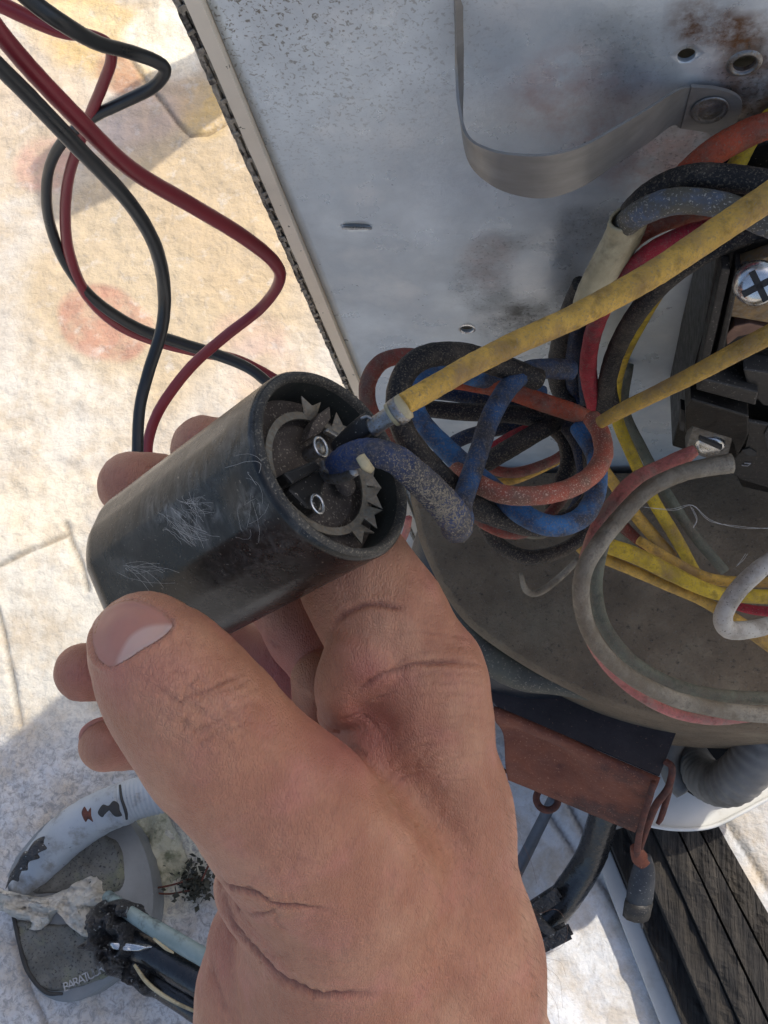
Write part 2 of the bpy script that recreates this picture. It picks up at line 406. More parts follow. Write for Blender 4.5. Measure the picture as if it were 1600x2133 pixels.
def vnoise(p, s, seed=0):
    """cheap smooth 3D value noise, numpy"""
    q = p * s + seed * 17.13; i = np.floor(q).astype(np.int64); f = q - i; f = f * f * (3 - 2 * f); out = 0
    for dx in (0, 1):
        for dy in (0, 1):
            for dz in (0, 1):
                hsh = (i[..., 0] + dx) * 73856093 ^ (i[..., 1] + dy) * 19349663 ^ (i[..., 2] + dz) * 83492791
                hsh = (hsh ^ (hsh >> 13)) * 1274126177 & 0x7fffffff
                wgt = (f[..., 0] if dx else 1 - f[..., 0]) * (f[..., 1] if dy else 1 - f[..., 1]) * (f[..., 2] if dz else 1 - f[..., 2])
                out = out + wgt * (hsh % 65536) / 65536.0
    return out
def poly_dist(px, py, line):
    """distance of points to a polyline and parameter 0..1"""
    best = np.full(px.shape, 1e9); tt = np.zeros(px.shape); L = len(line) - 1
    for i in range(L):
        ax, ay = line[i]; bx, by = line[i + 1]; dx, dy = bx - ax, by - ay
        t = np.clip(((px - ax) * dx + (py - ay) * dy) / (dx * dx + dy * dy + 1e-9), 0, 1)
        d = np.hypot(px - ax - t * dx, py - ay - t * dy); mk = d < best
        best = np.where(mk, d, best); tt = np.where(mk, (i + t) / L, tt)
    return best, tt
def npx(p):
    c = (p - CL) @ R; d = -c[..., 2]
    return 800 + F * c[..., 0] / d, 1066.5 - F * c[..., 1] / d, d

# ------------------------------------------------------------------ ground: one sheet to the horizon
def build_ground():
    def axis(lo, hi, step, far):
        a = list(np.arange(lo, hi, step)); g = step; l = lo; r = a[-1]; L = []; Rr = []
        while l > -far: g *= 1.7; l -= g; L.append(l)
        g = step
        while r < far: g *= 1.7; r += g; Rr.append(r)
        return np.array(L[::-1] + a + Rr)
    xs = axis(-.62, .45, .0022, 60); ys = axis(-.42, .95, .0022, 60)
    X, Y = np.meshgrid(xs, ys, indexing='ij'); p = np.stack([X, Y, np.zeros_like(X)], -1)
    px, py, d = npx(p); near = (d > .1) & (np.abs(X) < 1) & (np.abs(Y) < 1.1)
    q = p.copy(); z = (vnoise(q, 9, 1) - .5) * .006 + (vnoise(q, 40, 2) - .5) * .0022 + (vnoise(q, 110, 3) - .5) * .0016
    z *= near
    smooth_roof = ((px > 1000) & (py > 1600) & near).astype(float)
    z *= 1 - .85 * smooth_roof
    joints = [([(-60, 1190), (0, 1180), (60, 1150), (140, 1115)], 5), ([(138, 1090), (150, 1130), (172, 1180), (185, 1230)], 5), ([(-4, 1265), (12, 1340), (30, 1430), (44, 1510)], 5),
              ([(255, 95), (300, 165), (340, 215), (372, 258), (395, 282), (430, 280), (482, 250)], 4),
              ([(1140, 1690), (1200, 1780), (1260, 1850), (1310, 1930), (1370, 2040), (1420, 2140)], 5),
              ([(1180, 1665), (1230, 1760)], 4), ([(30, 1960), (60, 2060), (95, 2133)], 5), ([(330, 1680), (370, 1740), (390, 1800)], 4), ([(1500, 1690), (1570, 1800), (1620, 1890)], 5)]
    groove = np.zeros_like(X)
    for l, wd in joints:
        dd, t = poly_dist(px, py, l); g = np.exp(-(dd / wd) ** 2); groove = np.maximum(groove, g * near)
    z -= groove * .0035
    # low worn stone outlines
    for l, wd in [([(0, 1010), (60, 985), (130, 955), (175, 960), (195, 1020), (190, 1080)], 14), ([(0, 1740), (90, 1660), (30, 1580), (0, 1560)], 14), ([(240, 2133), (330, 2080), (400, 1960)], 14)]:
        dd, t = poly_dist(px, py, l); z += np.exp(-(dd / wd) ** 2) * .0012 * near
    p[..., 2] = z
    col = np.ones(X.shape + (4,)) * np.array([.51, .465, .395, 1])
    def patch(cx, cy, rx, ry, rot, c, soft=.25, amt=1.0):
        a = math.radians(rot); u = (px - cx) * math.cos(a) + (py - cy) * math.sin(a); v = -(px - cx) * math.sin(a) + (py - cy) * math.cos(a)
        rr = np.hypot(u / rx, v / ry) + (vnoise(q, 30, 5) - .5) * .45
        m = np.clip((1 - rr) / soft + .5, 0, 1)[..., None] * amt * near[..., None]
        col[...] = col * (1 - m) + np.array([*c, 1]) * m
    patch(330, 560, 260, 330, 30, (.47, .37, .23), .35, .85)
    patch(450, 380, 150, 300, -25, (.47, .36, .22), .35, .8)
    patch(60, 250, 160, 160, 0, (.52, .42, .30), .4, .75)
    patch(220, 80, 170, 90, 20, (.60, .41, .15), .4, .9)
    patch(150, 40, 120, 40, 0, (.62, .50, .30), .5, .8)
    patch(350, 90, 90, 75, 20, (.76, .70, .56), .3, .9)
    patch(430, 230, 70, 60, 20, (.60, .41, .15), .4, .9)
    patch(250, 160, 60, 40, 40, (.40, .22, .13), .4, .9)
    patch(90, 345, 60, 55, 0, (.50, .28, .22), .35, .7)
    patch(300, 250, 130, 60, -30, (.44, .33, .30), .5, .5)
    patch(215, 680, 92, 78, 10, (.42, .22, .15), .16, .9)
    patch(560, 790, 90, 80, 10, (.58, .42, .30), .4, .5)
    patch(520, 700, 70, 50, 10, (.46, .30, .24), .4, .5)
    patch(110, 1350, 200, 260, 0, (.60, .57, .49), .4, .8)
    patch(90, 1060, 130, 80, -20, (.64, .58, .46), .3, .7)
    patch(100, 850, 170, 120, 0, (.58, .55, .48), .5, .8)
    low = np.clip((py - 1480) / 120, 0, 1)[..., None] * near[..., None]
    col[...] = col * (1 - low) + np.array([.47, .48, .49, 1]) * low
    patch(1250, 1900, 260, 330, 0, (.66, .67, .68), .4, 1)
    patch(350, 1780, 100, 130, 30, (.60, .58, .44), .4, .8)
    col[..., :3] *= (1 - .6 * groove)[..., None]
    pits = np.clip((py - 1400) / 200, .12, 1) * (1 - .8 * smooth_roof) * (1 - .5 * np.clip((px - 1500) / 50, 0, 1) * 0)
    nx, ny = X.shape; idx = np.arange(nx * ny).reshape(nx, ny)
    fa = np.stack([idx[:-1, :-1], idx[1:, :-1], idx[1:, 1:], idx[:-1, 1:]], -1).reshape(-1, 4)
    me = np_mesh('ground', p.reshape(-1, 3), fa)
    a = me.color_attributes.new('tint', 'FLOAT_COLOR', 'POINT'); a.data.foreach_set('color', col.reshape(-1))
    b = me.attributes.new('pits', 'FLOAT', 'POINT'); b.data.foreach_set('value', pits.ravel())
    me.materials.append(m_ground); me.polygons.foreach_set('use_smooth', [True] * len(me.polygons))
    o = bpy.data.objects.new('ground', me); COL.objects.link(o); o['kind'] = 'structure'
    o['label'] = 'pale weathered coated roof surface with worn stone pattern'
def np_mesh(name, v, f):
    me = bpy.data.meshes.new(name); k = f.shape[1]
    me.vertices.add(len(v)); me.vertices.foreach_set('co', np.asarray(v, np.float32).ravel())
    me.loops.add(f.size); me.loops.foreach_set('vertex_index', f.ravel().astype(np.int32))
    me.polygons.add(len(f)); me.polygons.foreach_set('loop_start', np.arange(0, f.size, k, dtype=np.int32))
    me.update(calc_edges=True); me.validate(); return me
build_ground()
# ------------------------------------------------------------------ metal cabinet
XL = float(ony(750, 790)[0]); XR = .26; ZT = .95; YB = .365
cab = thing('metal_cabinet', (XL, YP, .02), 'tall galvanised equipment cabinet with hole-punched front sheet and cream left flange', 'cabinet')
def front_sheet():
    xs = np.arange(XL, XR + .003, .003); zs = np.concatenate([np.arange(.02, H + .05, .003), [ZT]])
    X, Z = np.meshgrid(xs, zs, indexing='ij'); nx, nz = X.shape
    dent = 0
    v = np.stack([X, np.full_like(X, YP), Z], -1).reshape(-1, 3)
    idx = np.arange(nx * nz).reshape(nx, nz)
    f = np.stack([idx[:-1, :-1], idx[1:, :-1], idx[1:, 1:], idx[:-1, 1:]], -1).reshape(-1, 4)
    me = np_mesh('front_sheet', v, f)
    bm = bmesh.new(); bm.from_mesh(me)
    # punch holes: remove faces under a hole, then snap and rim
    holes = [(1430, 115, .0021, .0021, 0), (1550, 131, .0026, .0026, 0), (973, 685, .0024, .0024, 0), (743, 469, .0044, .0009, -.12)]
    bm.free()
    o = link('front_sheet', me, m_galv, cab)
    so_ = o.modifiers.new('s', 'SOLIDIFY'); so_.thickness = .0012; so_.offset = -1
    cut = []
    for hx, hy, a, b, rt in holes:
        c = ony(hx, hy); bm2 = bmesh.new(); ring = []
        for k in range(28):
            t = 2 * math.pi * k / 28; x_, z_ = a * math.cos(t), b * math.sin(t)
            ring.append(Vector((c[0] + x_ * math.cos(rt) - z_ * math.sin(rt), YP - .01, c[2] + x_ * math.sin(rt) + z_ * math.cos(rt))))
        A = [bm2.verts.new(p) for p in ring]; B = [bm2.verts.new(p + Vector((0, .02, 0))) for p in ring]
        bm2.faces.new(A[::-1]); bm2.faces.new(B)
        for k in range(28): bm2.faces.new((A[k], A[(k + 1) % 28], B[(k + 1) % 28], B[k]))
        bmesh.ops.recalc_face_normals(bm2, faces=bm2.faces)
        mc = bpy.data.meshes.new('c'); bm2.to_mesh(mc); bm2.free()
        oc = bpy.data.objects.new('c', mc); COL.objects.link(oc); cut.append(oc)
        md = o.modifiers.new('b', 'BOOLEAN'); md.operation = 'DIFFERENCE'; md.object = oc; md.solver = 'EXACT'
    bpy.context.view_layer.update()
    dg = bpy.context.evaluated_depsgraph_get(); me2 = bpy.data.meshes.new_from_object(o.evaluated_get(dg))
    o.modifiers.clear(); o.data = me2; me2.name = 'front_sheet'
    for oc in cut: bpy.data.objects.remove(oc)
    co = np.empty(len(me2.vertices) * 3); me2.vertices.foreach_get('co', co); co = co.reshape(-1, 3) + WORLD[o.name]
    px, py, d = npx(co)
    def blob(cx, cy, rx, ry, s=.6):
        r = np.hypot((px - cx) / rx, (py - cy) / ry) + (vnoise(co, 60, 9) - .5) * .5
        return np.clip((1 - r) / s + .5, 0, 1)
    col = np.zeros((len(co), 4)); col[:, 3] = 1
    col[:, 0] = np.clip(np.clip(blob(1090, 590, 140, 110, .3) - blob(1120, 575, 62, 62, .4) * 1.1, 0, 1) * .5 + blob(1230, 480, 80, 50, .5) * .5
                        + blob(1140, 660, 90, 40, .6) * .6 + blob(1300, 120, 120, 100, .7) * .35 + blob(1480, 300, 110, 130, .5) * .6 + blob(1340, 330, 60, 50, .7) * .3 + blob(1560, 210, 60, 130, .5) * .9, 0, 1)
    col[:, 1] = np.clip(blob(1020, 545, 50, 60) * .35 + blob(1180, 190, 130, 110) * .55 + blob(1340, 330, 110, 70) * .7 + blob(560, 60, 60, 60) * 0 + blob(1490, 250, 60, 90) * .7, 0, 1)
    col[:, 2] = np.clip(blob(1500, 60, 100, 40) * .9 + blob(1460, 40, 70, 60) * .8 + blob(1545, 150, 50, 50) * .8 + blob(1590, 200, 50, 60) * .8, 0, 1)
    a = me2.color_attributes.new('stain', 'FLOAT_COLOR', 'POINT'); a.data.foreach_set('color', col.ravel())
    pits = np.clip(1.0 - np.hypot((px - 560) / 560, (py - 0) / 420), 0, 1) * 1.0 + .05
    b = me2.attributes.new('pits', 'FLOAT', 'POINT'); b.data.foreach_set('value', np.clip(pits, 0, 1))
front_sheet()
T_ = .0015
box('side_wall', (XL + T_, (YP + YB) / 2 + .002, .485), (T_, YB - YP - .006, .93), m_cabinet, cab)
box('side_wall', (XR - T_, (YP + YB) / 2 + .002, .485), (T_, YB - YP - .006, .93), m_cabinet, cab)
box('back_wall', ((XL + XR) / 2, YB, .485), (XR - XL, T_, .93), m_cabinet, cab)
box('top_cover', ((XL + XR) / 2, (YP + YB) / 2, ZT + .003), (XR - XL + .004, YB - YP + .006, .004), m_cabinet, cab)
# cream folded flange along the left edge
wf = .0042
bm = bmesh.new()
def strip(name, x0, x1, y0, y1, z0, z1, m, n=140, jag=0.0, wav=0.0):
    V = []; Fc = []
    for i in range(n + 1):
        z = z0 + (z1 - z0) * i / n; j = jag * random.uniform(-1, 1); wv = wav * math.sin(i * .9) + wav * random.uniform(-1, 1)
        for (x, y) in ((x0 + j, y0), (x1, y0 + wv), (x1, y1), (x0 + j, y1)): V.append((x, y, z))
    for i in range(n):
        for k in range(4): Fc.append((i * 4 + k, i * 4 + (k + 1) % 4, (i + 1) * 4 + (k + 1) % 4, (i + 1) * 4 + k))
    Fc.append((3, 2, 1, 0)); Fc.append(tuple(n * 4 + k for k in range(4)))
    me = pymesh(name, V, Fc); return link(name, me, m, cab, False)
bm.free()
strip('flange', XL - wf, XL - .0003, YP - .0022, YP + .004, .02, ZT, m_cream, 160, .00012)
for k, (dx, wd, yo) in enumerate(((.0005, .0009, .0006), (.0017, .0008, .0), (.0028, .0009, .0010))):
    strip('fin_edge', XL - wf - dx - wd, XL - wf - dx, YP - .001 + yo, YP + .006, .02, ZT, m_fin, 420, .00018, .0003)
# torn fin tabs between the edges
V = []; Fc = []
z = .2
while z < .62:
    x0 = XL - wf - .0036 + random.uniform(0, .002); b = len(V); hh = random.uniform(.001, .0028); tw = random.uniform(-.0004, .0006)
    for (dx, dy, dz) in ((0, 0, 0), (.0022, tw, .0006), (.0020, tw - .0004, .0006 + hh), (.0002, -.0003, hh)): V.append((x0 + dx, YP - .0014 + dy, z + dz))
    Fc.append((b, b + 1, b + 2, b + 3)); z += random.uniform(.003, .010)
tabs = link('fin_tab', pymesh('fin_tab', V, Fc), m_fin, cab, False); tabs['kind'] = 'stuff'
sm = tabs.modifiers.new('s', 'SOLIDIFY'); sm.thickness = .0003
for hx, hy, rr in ((973, 685, .0026),):
    lathe('hole_rim', ony(hx, hy, -.0002), (0, -1, 0), [(rr - .0003, -.001), (rr - .0002, .0003), (rr + .0003, .0004), (rr + .0008, .0001)], m_bright, cab, 28)
sc0 = ony(743, 469, .0003); prism('slot_lip', [sc0 + np.array(v) for v in ((-.0048, 0, -.0002), (.0046, 0, -.0014), (.0046, 0, -.0020), (-.0048, 0, -.0010))], (0, -.0006, 0), m_bright, cab)
# screw dimple / weld nut by the hole
lathe('weld_rim', ony(1550, 131, -.0002), (0, -1, 0), [(.0027, 0), (.0028, .0007), (.0034, .0008), (.0042, .0002), (.0043, 0)], m_dullmetal, cab, 28)

# ------------------------------------------------------------------ strap clamp on the sheet
top = [(944, -40, .0012), (947, 60, .003), (948, 140, .006), (953, 220, .0115), (972, 285, .019), (1020, 314, .0245), (1085, 325, .027), (1150, 323, .0275), (1215, 305, .025), (1285, 267, .0195), (1350, 228, .013), (1410, 190, .0055), (1440, 182, .0018)]
bot = [(962, 10, .0012), (963, 95, .003), (961, 170, .006), (960, 262, .0115), (977, 340, .019), (1022, 385, .0245), (1080, 408, .027), (1145, 412, .0275), (1215, 388, .025), (1290, 338, .0195), (1352, 297, .013), (1400, 262, .0055), (1418, 268, .0018)]
A = catmull([ony(*p) for p in top], 22); B = catmull([ony(*p) for p in bot], 22)
strap = thing('strap_clamp', ony(1130, 325, .0), 'bare steel capacitor strap bent into a loop on the metal sheet', 'strap')
V = [p for ab in zip(A, B) for p in ab]
n = len(A); A = np.array(A); B = np.array(B); tg = np.gradient(A, axis=0); nn_ = np.cross(tg, B - A); nn_ /= np.linalg.norm(nn_, axis=1, keepdims=True); nn_ *= .0007
L = [A, B, A + nn_, B + nn_, A, A + nn_, B, B + nn_]; V = np.concatenate(L); Fc = []
for a_, b_ in ((0, 1), (3, 2), (5, 4), (6, 7)):
    for i in range(n - 1): Fc.append((a_ * n + i, b_ * n + i, b_ * n + i + 1, a_ * n + i + 1))
o = link('strap_band', pymesh('strap_band', V, Fc), m_strap, strap)
ft = catmull([ony(x, y, .0022) for x, y in [(1440, 182), (1490, 186), (1530, 198), (1546, 218), (1536, 252), (1518, 288), (1470, 276), (1418, 268)]], 5, False)
o = prism('strap_foot', ft, (0, .001, 0), m_strap, strap)
lathe('strap_hole_rim', ony(1478, 230, .0026), (0, -1, 0), [(.0003, .0005), (.0026, .0004), (.0036, -.0001), (.0044, .0004), (.0046, 0)], m_dullmetal, strap, 32)

# ------------------------------------------------------------------ contactor
con = thing('contactor', ony(1560, 900, 0), 'black contactor block with silver screws at the right edge', 'contactor')
OF = .038
def cpoly(name, pts, off, dep, m, bevel=.0006, parent=None): return prism(name, py_(pts, off), (0, dep, 0), m, parent or con, bevel)
cpoly('housing', [(1497, 520), (1700, 470), (1700, 1050), (1545, 1015), (1520, 962), (1400, 930), (1426, 830), (1466, 690)], OF - .008, OF - .009, m_bake, .001)
cpoly('side_rail', [(1503, 560), (1522, 562), (1462, 822), (1444, 818)], OF - .004, .01, m_bake_grey, .0005)
cpoly('side_rail', [(1532, 560), (1545, 562), (1488, 826), (1474, 822)], OF - .003, .01, m_bake, .0005)
cpoly('cross_bar', [(1462, 790), (1580, 818), (1574, 845), (1450, 812)], OF + .0005, .009, m_bake_grey, .0006)
cpoly('cross_bar', [(1548, 770), (1690, 790), (1690, 850), (1590, 845), (1560, 815)], OF - .002, .008, m_bake_grey, .0006)
cpoly('terminal_shroud', [(1440, 832), (1560, 868), (1560, 905), (1535, 955), (1528, 912), (1440, 885), (1428, 905), (1428, 850)], OF + .002, .012, m_bake, .0006)
cpoly('lug_notch', [(1418, 852), (1432, 857), (1425, 900), (1416, 895)], OF - .002, .004, m_dark, .0003)
cpoly('terminal_plate', [(1446, 884), (1529, 908), (1511, 968), (1428, 940)], OF - .001, .006, m_dullmetal, .0005)
cpoly('tab_plate', [(1556, 878), (1700, 905), (1700, 1040), (1588, 1012), (1545, 1000), (1524, 985), (1530, 955), (1556, 930), (1560, 905)], OF + .001, .0015, m_bake_grey, .0004)
cpoly('tab_slot', [(1545, 938), (1562, 934), (1576, 943), (1573, 950), (1558, 950)], OF + .0016, .0004, m_dark, 0)
cpoly('tab_slot', [(1592, 905), (1600, 890), (1620, 895), (1620, 945), (1600, 945)], OF + .0016, .0004, m_dark, 0)
cpoly('tab_slot', [(1521, 962), (1532, 966), (1526, 990), (1516, 984)], OF + .0016, .0004, m_dark, 0)
nrm = Vector((0, -1, 0))
m3 = Matrix(((1, 0, 0), (0, 0, -1), (0, 1, 0)))  # text in the panel plane, facing -y
rt = Matrix.Rotation(math.radians(74), 3, 'Z')
text('marking', 'L1', m_print, con, m3 @ rt, ony(1556, 967, OF + .0014), .0036)
lathe('terminal_screw', ony(1479, 926, OF - .0004), (0, -1, .25), [(.0001, .0022), (.0036, .0020), (.0050, .0012), (.0054, 0), (.0054, -.002)], m_bright, con, 32)
cpoly('screw_slot', [(1455, 917), (1458, 912), (1505, 932), (1502, 938)], OF + .003, .0012, m_dark, 0)
# brass strap behind the big screw, stud and crossed screw
cpoly('brass_strap', [(1530, 560), (1700, 500), (1700, 690), (1520, 660)], OF - .004, .004, mat('aged_brass', (.30, .21, .10), (.14, .10, .06), 200, .45, .7, specks=(DUST, 900, .5, .62)), .0006)
sc_c = ony(1578, 592, OF + .006); sax = np.array([0, -.72, .69])
lathe('stud', sc_c - sax * .0125, sax, [(.0001, 0), (.0030, 0), (.0030, .004), (.0026, .0045), (.0030, .005), (.0027, .006), (.0030, .0075), (.0030, .011)], m_bright, con, 24)
scr = lathe('crossed_screw', sc_c, sax, [(.0001, .0018), (.0030, .0019), (.0048, .0012), (.0055, 0), (.0057, -.0016), (.0050, -.0024), (.0001, -.0024)], m_bright, con, 40)
u = np.cross(sax, [0, 0, 1.0]); u /= np.linalg.norm(u); v_ = np.cross(sax, u)
for a in (.5, .5 + math.pi / 2):
    d1 = u * math.cos(a) + v_ * math.sin(a); d2 = np.cross(sax, d1); c0 = sc_c + sax * .0016
    prism('screw_cross', [c0 - d1 * .0042 - d2 * .0008, c0 + d1 * .0042 - d2 * .0008, c0 + d1 * .0042 + d2 * .0008, c0 - d1 * .0042 + d2 * .0008], sax * .0006, m_dark, con)
cpoly('washer_ring', [(1510, 700), (1530, 680), (1560, 674), (1592, 680), (1640, 690), (1640, 705), (1570, 692), (1535, 700), (1515, 720)], OF - .004, .003, mat('copper_washer', (.22, .13, .09), (.14, .08, .06), 200, .5, .5), .0004)

# ------------------------------------------------------------------ compressor with dusty top
cmp_ = thing('compressor', (.05, .12, .05), 'dusty brown grey compressor top below the wires with black shell under it', 'compressor')
ZC = .25
out_px = [(862, 1010), (868, 1060), (885, 1130), (925, 1215), (975, 1285), (1050, 1345), (1150, 1405), (1260, 1455), (1380, 1490), (1500, 1508), (1680, 1512), (1800, 1490)]
ol = [onz(x, y, ZC)[:2] for x, y in out_px]; ol += [np.array([.16, YP - .004]), np.array([.04, YP - .004]), np.array([-.06, YP - .004])]
ol = np.array([a for a in catmull([np.append(p, 0) for p in ol], 14, True)])[:, :2]
ol[:, 1] = np.minimum(ol[:, 1], YP - .002)
ctr = np.array([.06, .115]); NR = 90; V = []; Fc = []; m = len(ol)
prof = [(i / NR, 0) for i in range(NR)] + [(1.0, -.0012), (1.018, -.0045), (1.022, -.010), (1.012, -.015), (1.0, -.018), (.992, -.05), (.99, -.11)]
for s_, dz in prof:
    q = ctr + (ol - ctr) * s_; p3 = np.column_stack([q, np.full(m, ZC)])
    zz = ZC + dz + .004 * (1 - min(1, s_) ** 2) + ((vnoise(p3, 45, 4) - .5) * .0024 + (vnoise(p3, 160, 6) - .5) * .0008) * (1 if dz > -.012 else .3)
    q = np.column_stack([q[:, 0], np.minimum(q[:, 1], YP - .0015), zz]); V.append(q)
V = np.concatenate(V); idx = np.arange(len(prof) * m).reshape(len(prof), m)
f = np.stack([idx[:-1], np.roll(idx[:-1], -1, 1), np.roll(idx[1:], -1, 1), idx[1:]], -1).reshape(-1, 4)
me = np_mesh('dusty_top', V, f); bm = bmesh.new(); bm.from_mesh(me); bmesh.ops.recalc_face_normals(bm, faces=bm.faces); bm.to_mesh(me); bm.free()
link('dusty_top', me, m_pan, cmp_)
# pale rolled rim peeping out under the top, then the black shell
rimp = [onz(x, y, .225) for x, y in [(930, 1235), (968, 1295), (1000, 1340), (1040, 1375), (1095, 1402), (1160, 1418), (1240, 1440)]]
m_rim = mat('green_grey_rim', (.08, .075, .05), (.05, .048, .036), 60, .6, specks=(DUST, 900, .6, .7), bump=(400, .4, .0005))
tube3('rolled_rim', rimp, [.004, .006, .008, .0095, .009, .007, .005], m_rim, cmp_, 8, 20)
sc2 = onz(1110, 1175, .21)
lathe('black_shell', (sc2[0], sc2[1], .0), (0, 0, 1), [(.060, .05), (.068, .08), (.069, .19), (.064, .212), (.05, .222), (.001, .225)], mat('black_shell_paint', (.012, .014, .018), (.02, .022, .026), 40, .45, specks=(DUST, 900, .68, .74)), cmp_, 64)

# ------------------------------------------------------------------ rusty bracket, rods and rubber tip
br = thing('rusty_bracket', onz(1200, 1600, .12), 'rusty steel angle bracket with dark top below the compressor', 'bracket')
tp = [(1000, 1385), (1200, 1372), (1420, 1500), (1408, 1520), (1374, 1617), (1036, 1472), (1005, 1440)]
prism('top_flange', pz(tp, .195), (0, 0, -.003), m_rustdark, br, .0006)
a0, a1 = onz(1030, 1470, .1949), onz(1376, 1618, .1949); b0, b1 = onz(1062, 1616, .140), onz(1326, 1724, .140)
N = 40; V = []; Fc = []
for i in range(N + 1):
    for j in range(13):
        s_, t_ = i / N, j / 12; p = (a0 * (1 - s_) + a1 * s_) * (1 - t_) + (b0 * (1 - s_) + b1 * s_) * t_
        dent = .009 * math.exp(-((s_ - .28) / .28) ** 4 - ((t_ - .42) / .25) ** 2) - .0012 * math.exp(-((t_ - .12) / .1) ** 2)
        p = p + np.array([.25, .95, 0]) * dent + np.array([0, 0, 1]) * (vnoise(p[None], 120, 3)[0] - .5) * .001 * (t_ > .9)
        V.append(p)
for i in range(N):
    for j in range(12): Fc.append((i * 13 + j, (i + 1) * 13 + j, (i + 1) * 13 + j + 1, i * 13 + j + 1))
o = link('rust_face', pymesh('rust_face', V, Fc), m_rust, br); md = o.modifiers.new('s', 'SOLIDIFY'); md.thickness = .003; md.offset = -1
def zw(name, pts, m, label=None, cat=None, group=None, parent=None, **k):
    """pts (px,py,z,width)"""
    return wire(name, [(x, y, depth_of(onz(x, y, z)), wd) for x, y, z, wd in pts], m, label, cat, group, parent, **k)
hook = thing('rod_hook', onz(1370, 1650, .1), 'pair of rusty bent rods hanging off the bracket end, ending in a dark rubber tip', 'rod')
zw('rod', [(1385, 1585, .197, 14), (1400, 1600, .197, 15), (1392, 1640, .19, 15), (1365, 1680, .18, 16), (1345, 1730, .165, 15), (1328, 1780, .15, 14)], m_rustwire, parent=hook)
zw('rod', [(1362, 1630, .198, 13), (1352, 1665, .19, 15), (1338, 1710, .18, 14), (1330, 1750, .165, 14), (1325, 1790, .15, 16)], m_rustwire, parent=hook)
zw('rod', [(1402, 1600, .19, 10), (1393, 1650, .18, 13), (1378, 1700, .17, 13), (1370, 1716, .168, 9)], m_rustwire, parent=hook)
zw('rod_end', [(1322, 1765, .156, 20), (1332, 1785, .15, 34), (1342, 1800, .148, 30)], m_rust, parent=hook)
tipq = [onz(1342, 1782, .150), onz(1340, 1815, .145), onz(1334, 1860, .138), onz(1328, 1900, .132)]
tube3('rubber_tip', tipq, [.0036, .0064, .0072, .0070], m_rubber, hook, 4, 10, .02, .7)
tube3('tip_end', [onz(1330, 1880, .137), onz(1326, 1908, .131)], [.0074, .0072], m_bake_grey, hook, 1, 10, .05, .72)
zw('tip_tongue', [(1333, 1905, .132, 14), (1336, 1920, .130, 8), (1338, 1934, .128, 3)], m_rubber, parent=hook)
# ring eyelet left under the bracket
rg = onz(1140, 1664, .12); Cq = []
for k in range(17):
    a = 2 * math.pi * k / 16; Cq.append(rg + np.array([math.cos(a), math.sin(a), 0]) * .0062)
ey = thing('eye_bolt', rg, 'rusty eye ring on a thin rod peeking out beside the wrist under the bracket', 'eye bolt')
tube3('ring', Cq, [.0021] * 17, m_rustwire, ey, 2, 10)
zw('rod', [(1040, 1600, .13, 8), (1085, 1622, .125, 8), (1125, 1650, .121, 8)], m_rustwire, parent=ey)
zw('thin_pipe', [(1155, 1660, .06, 24), (1120, 1730, .04, 24), (1085, 1800, .02, 26), (1040, 1890, .012, 26)], mat('dark_grey_pipe', (.06, .07, .085), (.10, .11, .125), 60, .5), 'thin dark grey pipe lying on the white roof beside the wrist', 'pipe')

# ------------------------------------------------------------------ white base pan, conduit elbow
wp = [(1240, 1600), (1290, 1700), (1345, 1716), (1410, 1726), (1480, 1722), (1540, 1694), (1600, 1662), (1700, 1610), (1700, 1440), (1400, 1440)]
pan = thing('base_pan', onz(1480, 1650, .04), 'white curved metal base pan under the bracket at the right', 'pan')
wpo = catmull([np.append(onz(x, y, .075), 0)[:3] for x, y in wp], 5, True)
prism('pan_floor', wpo, (0, 0, -.004), m_whitep, pan, .0005)
zw('pan_lip', [(1290, 1700, .078, 8), (1345, 1717, .078, 9), (1410, 1727, .078, 9), (1480, 1722, .078, 9), (1540, 1695, .078, 9), (1600, 1663, .078, 9), (1700, 1612, .078, 9)], m_whitep, parent=pan)
prism('pan_side', wpo, (0, 0, -.05), m_whitep, pan) if False else None
# corrugated elbow
def corrug(name, pts, m, label=None, cat=None, parent=None, amp=.035, per=5, sub=14, zmode=True, seg=24):
    q = [(x, y, depth_of(onz(x, y, z)), wd) for x, y, z, wd in pts] if zmode else pts
    path, rad = smooth_path(q, sub)
    rad = [r * (1 + amp * math.cos(2 * math.pi * i / per)) for i, r in enumerate(rad)]
    V, Fc = tube_data(path, rad, seg); o = link(name, pymesh(name, V, Fc), m, parent)
    if label: prop(o, label, cat)
    return o
el = thing('conduit_elbow', onz(1500, 1600, .09), 'grey corrugated conduit curling into a round fitting at the right edge', 'conduit')
corrug('corrugated_tube', [(1640, 1440, .16, 96), (1600, 1520, .155, 100), (1565, 1590, .145, 102), (1520, 1630, .13, 98), (1475, 1625, .115, 86), (1452, 1595, .10, 74), (1440, 1570, .09, 66)], m_conduit_dark, parent=el, sub=20, per=5, amp=.03)
Cq = []; cc = onz(1478, 1588, .10)
for k in range(14):
    a = math.radians(-20 + 250 * k / 13); Cq.append(cc + np.array([math.cos(a) * .0225, math.sin(a) * .0215, .002 * math.sin(a)]))
tube3('fitting_ring', Cq, [.0062] * 14, m_conduit_dark, el, 4, 16)
lathe('fitting_bore', cc - np.array([0, 0, .006]), (0, 0, 1), [(.001, 0), (.021, 0), (.021, .001)], m_dark, el, 32)

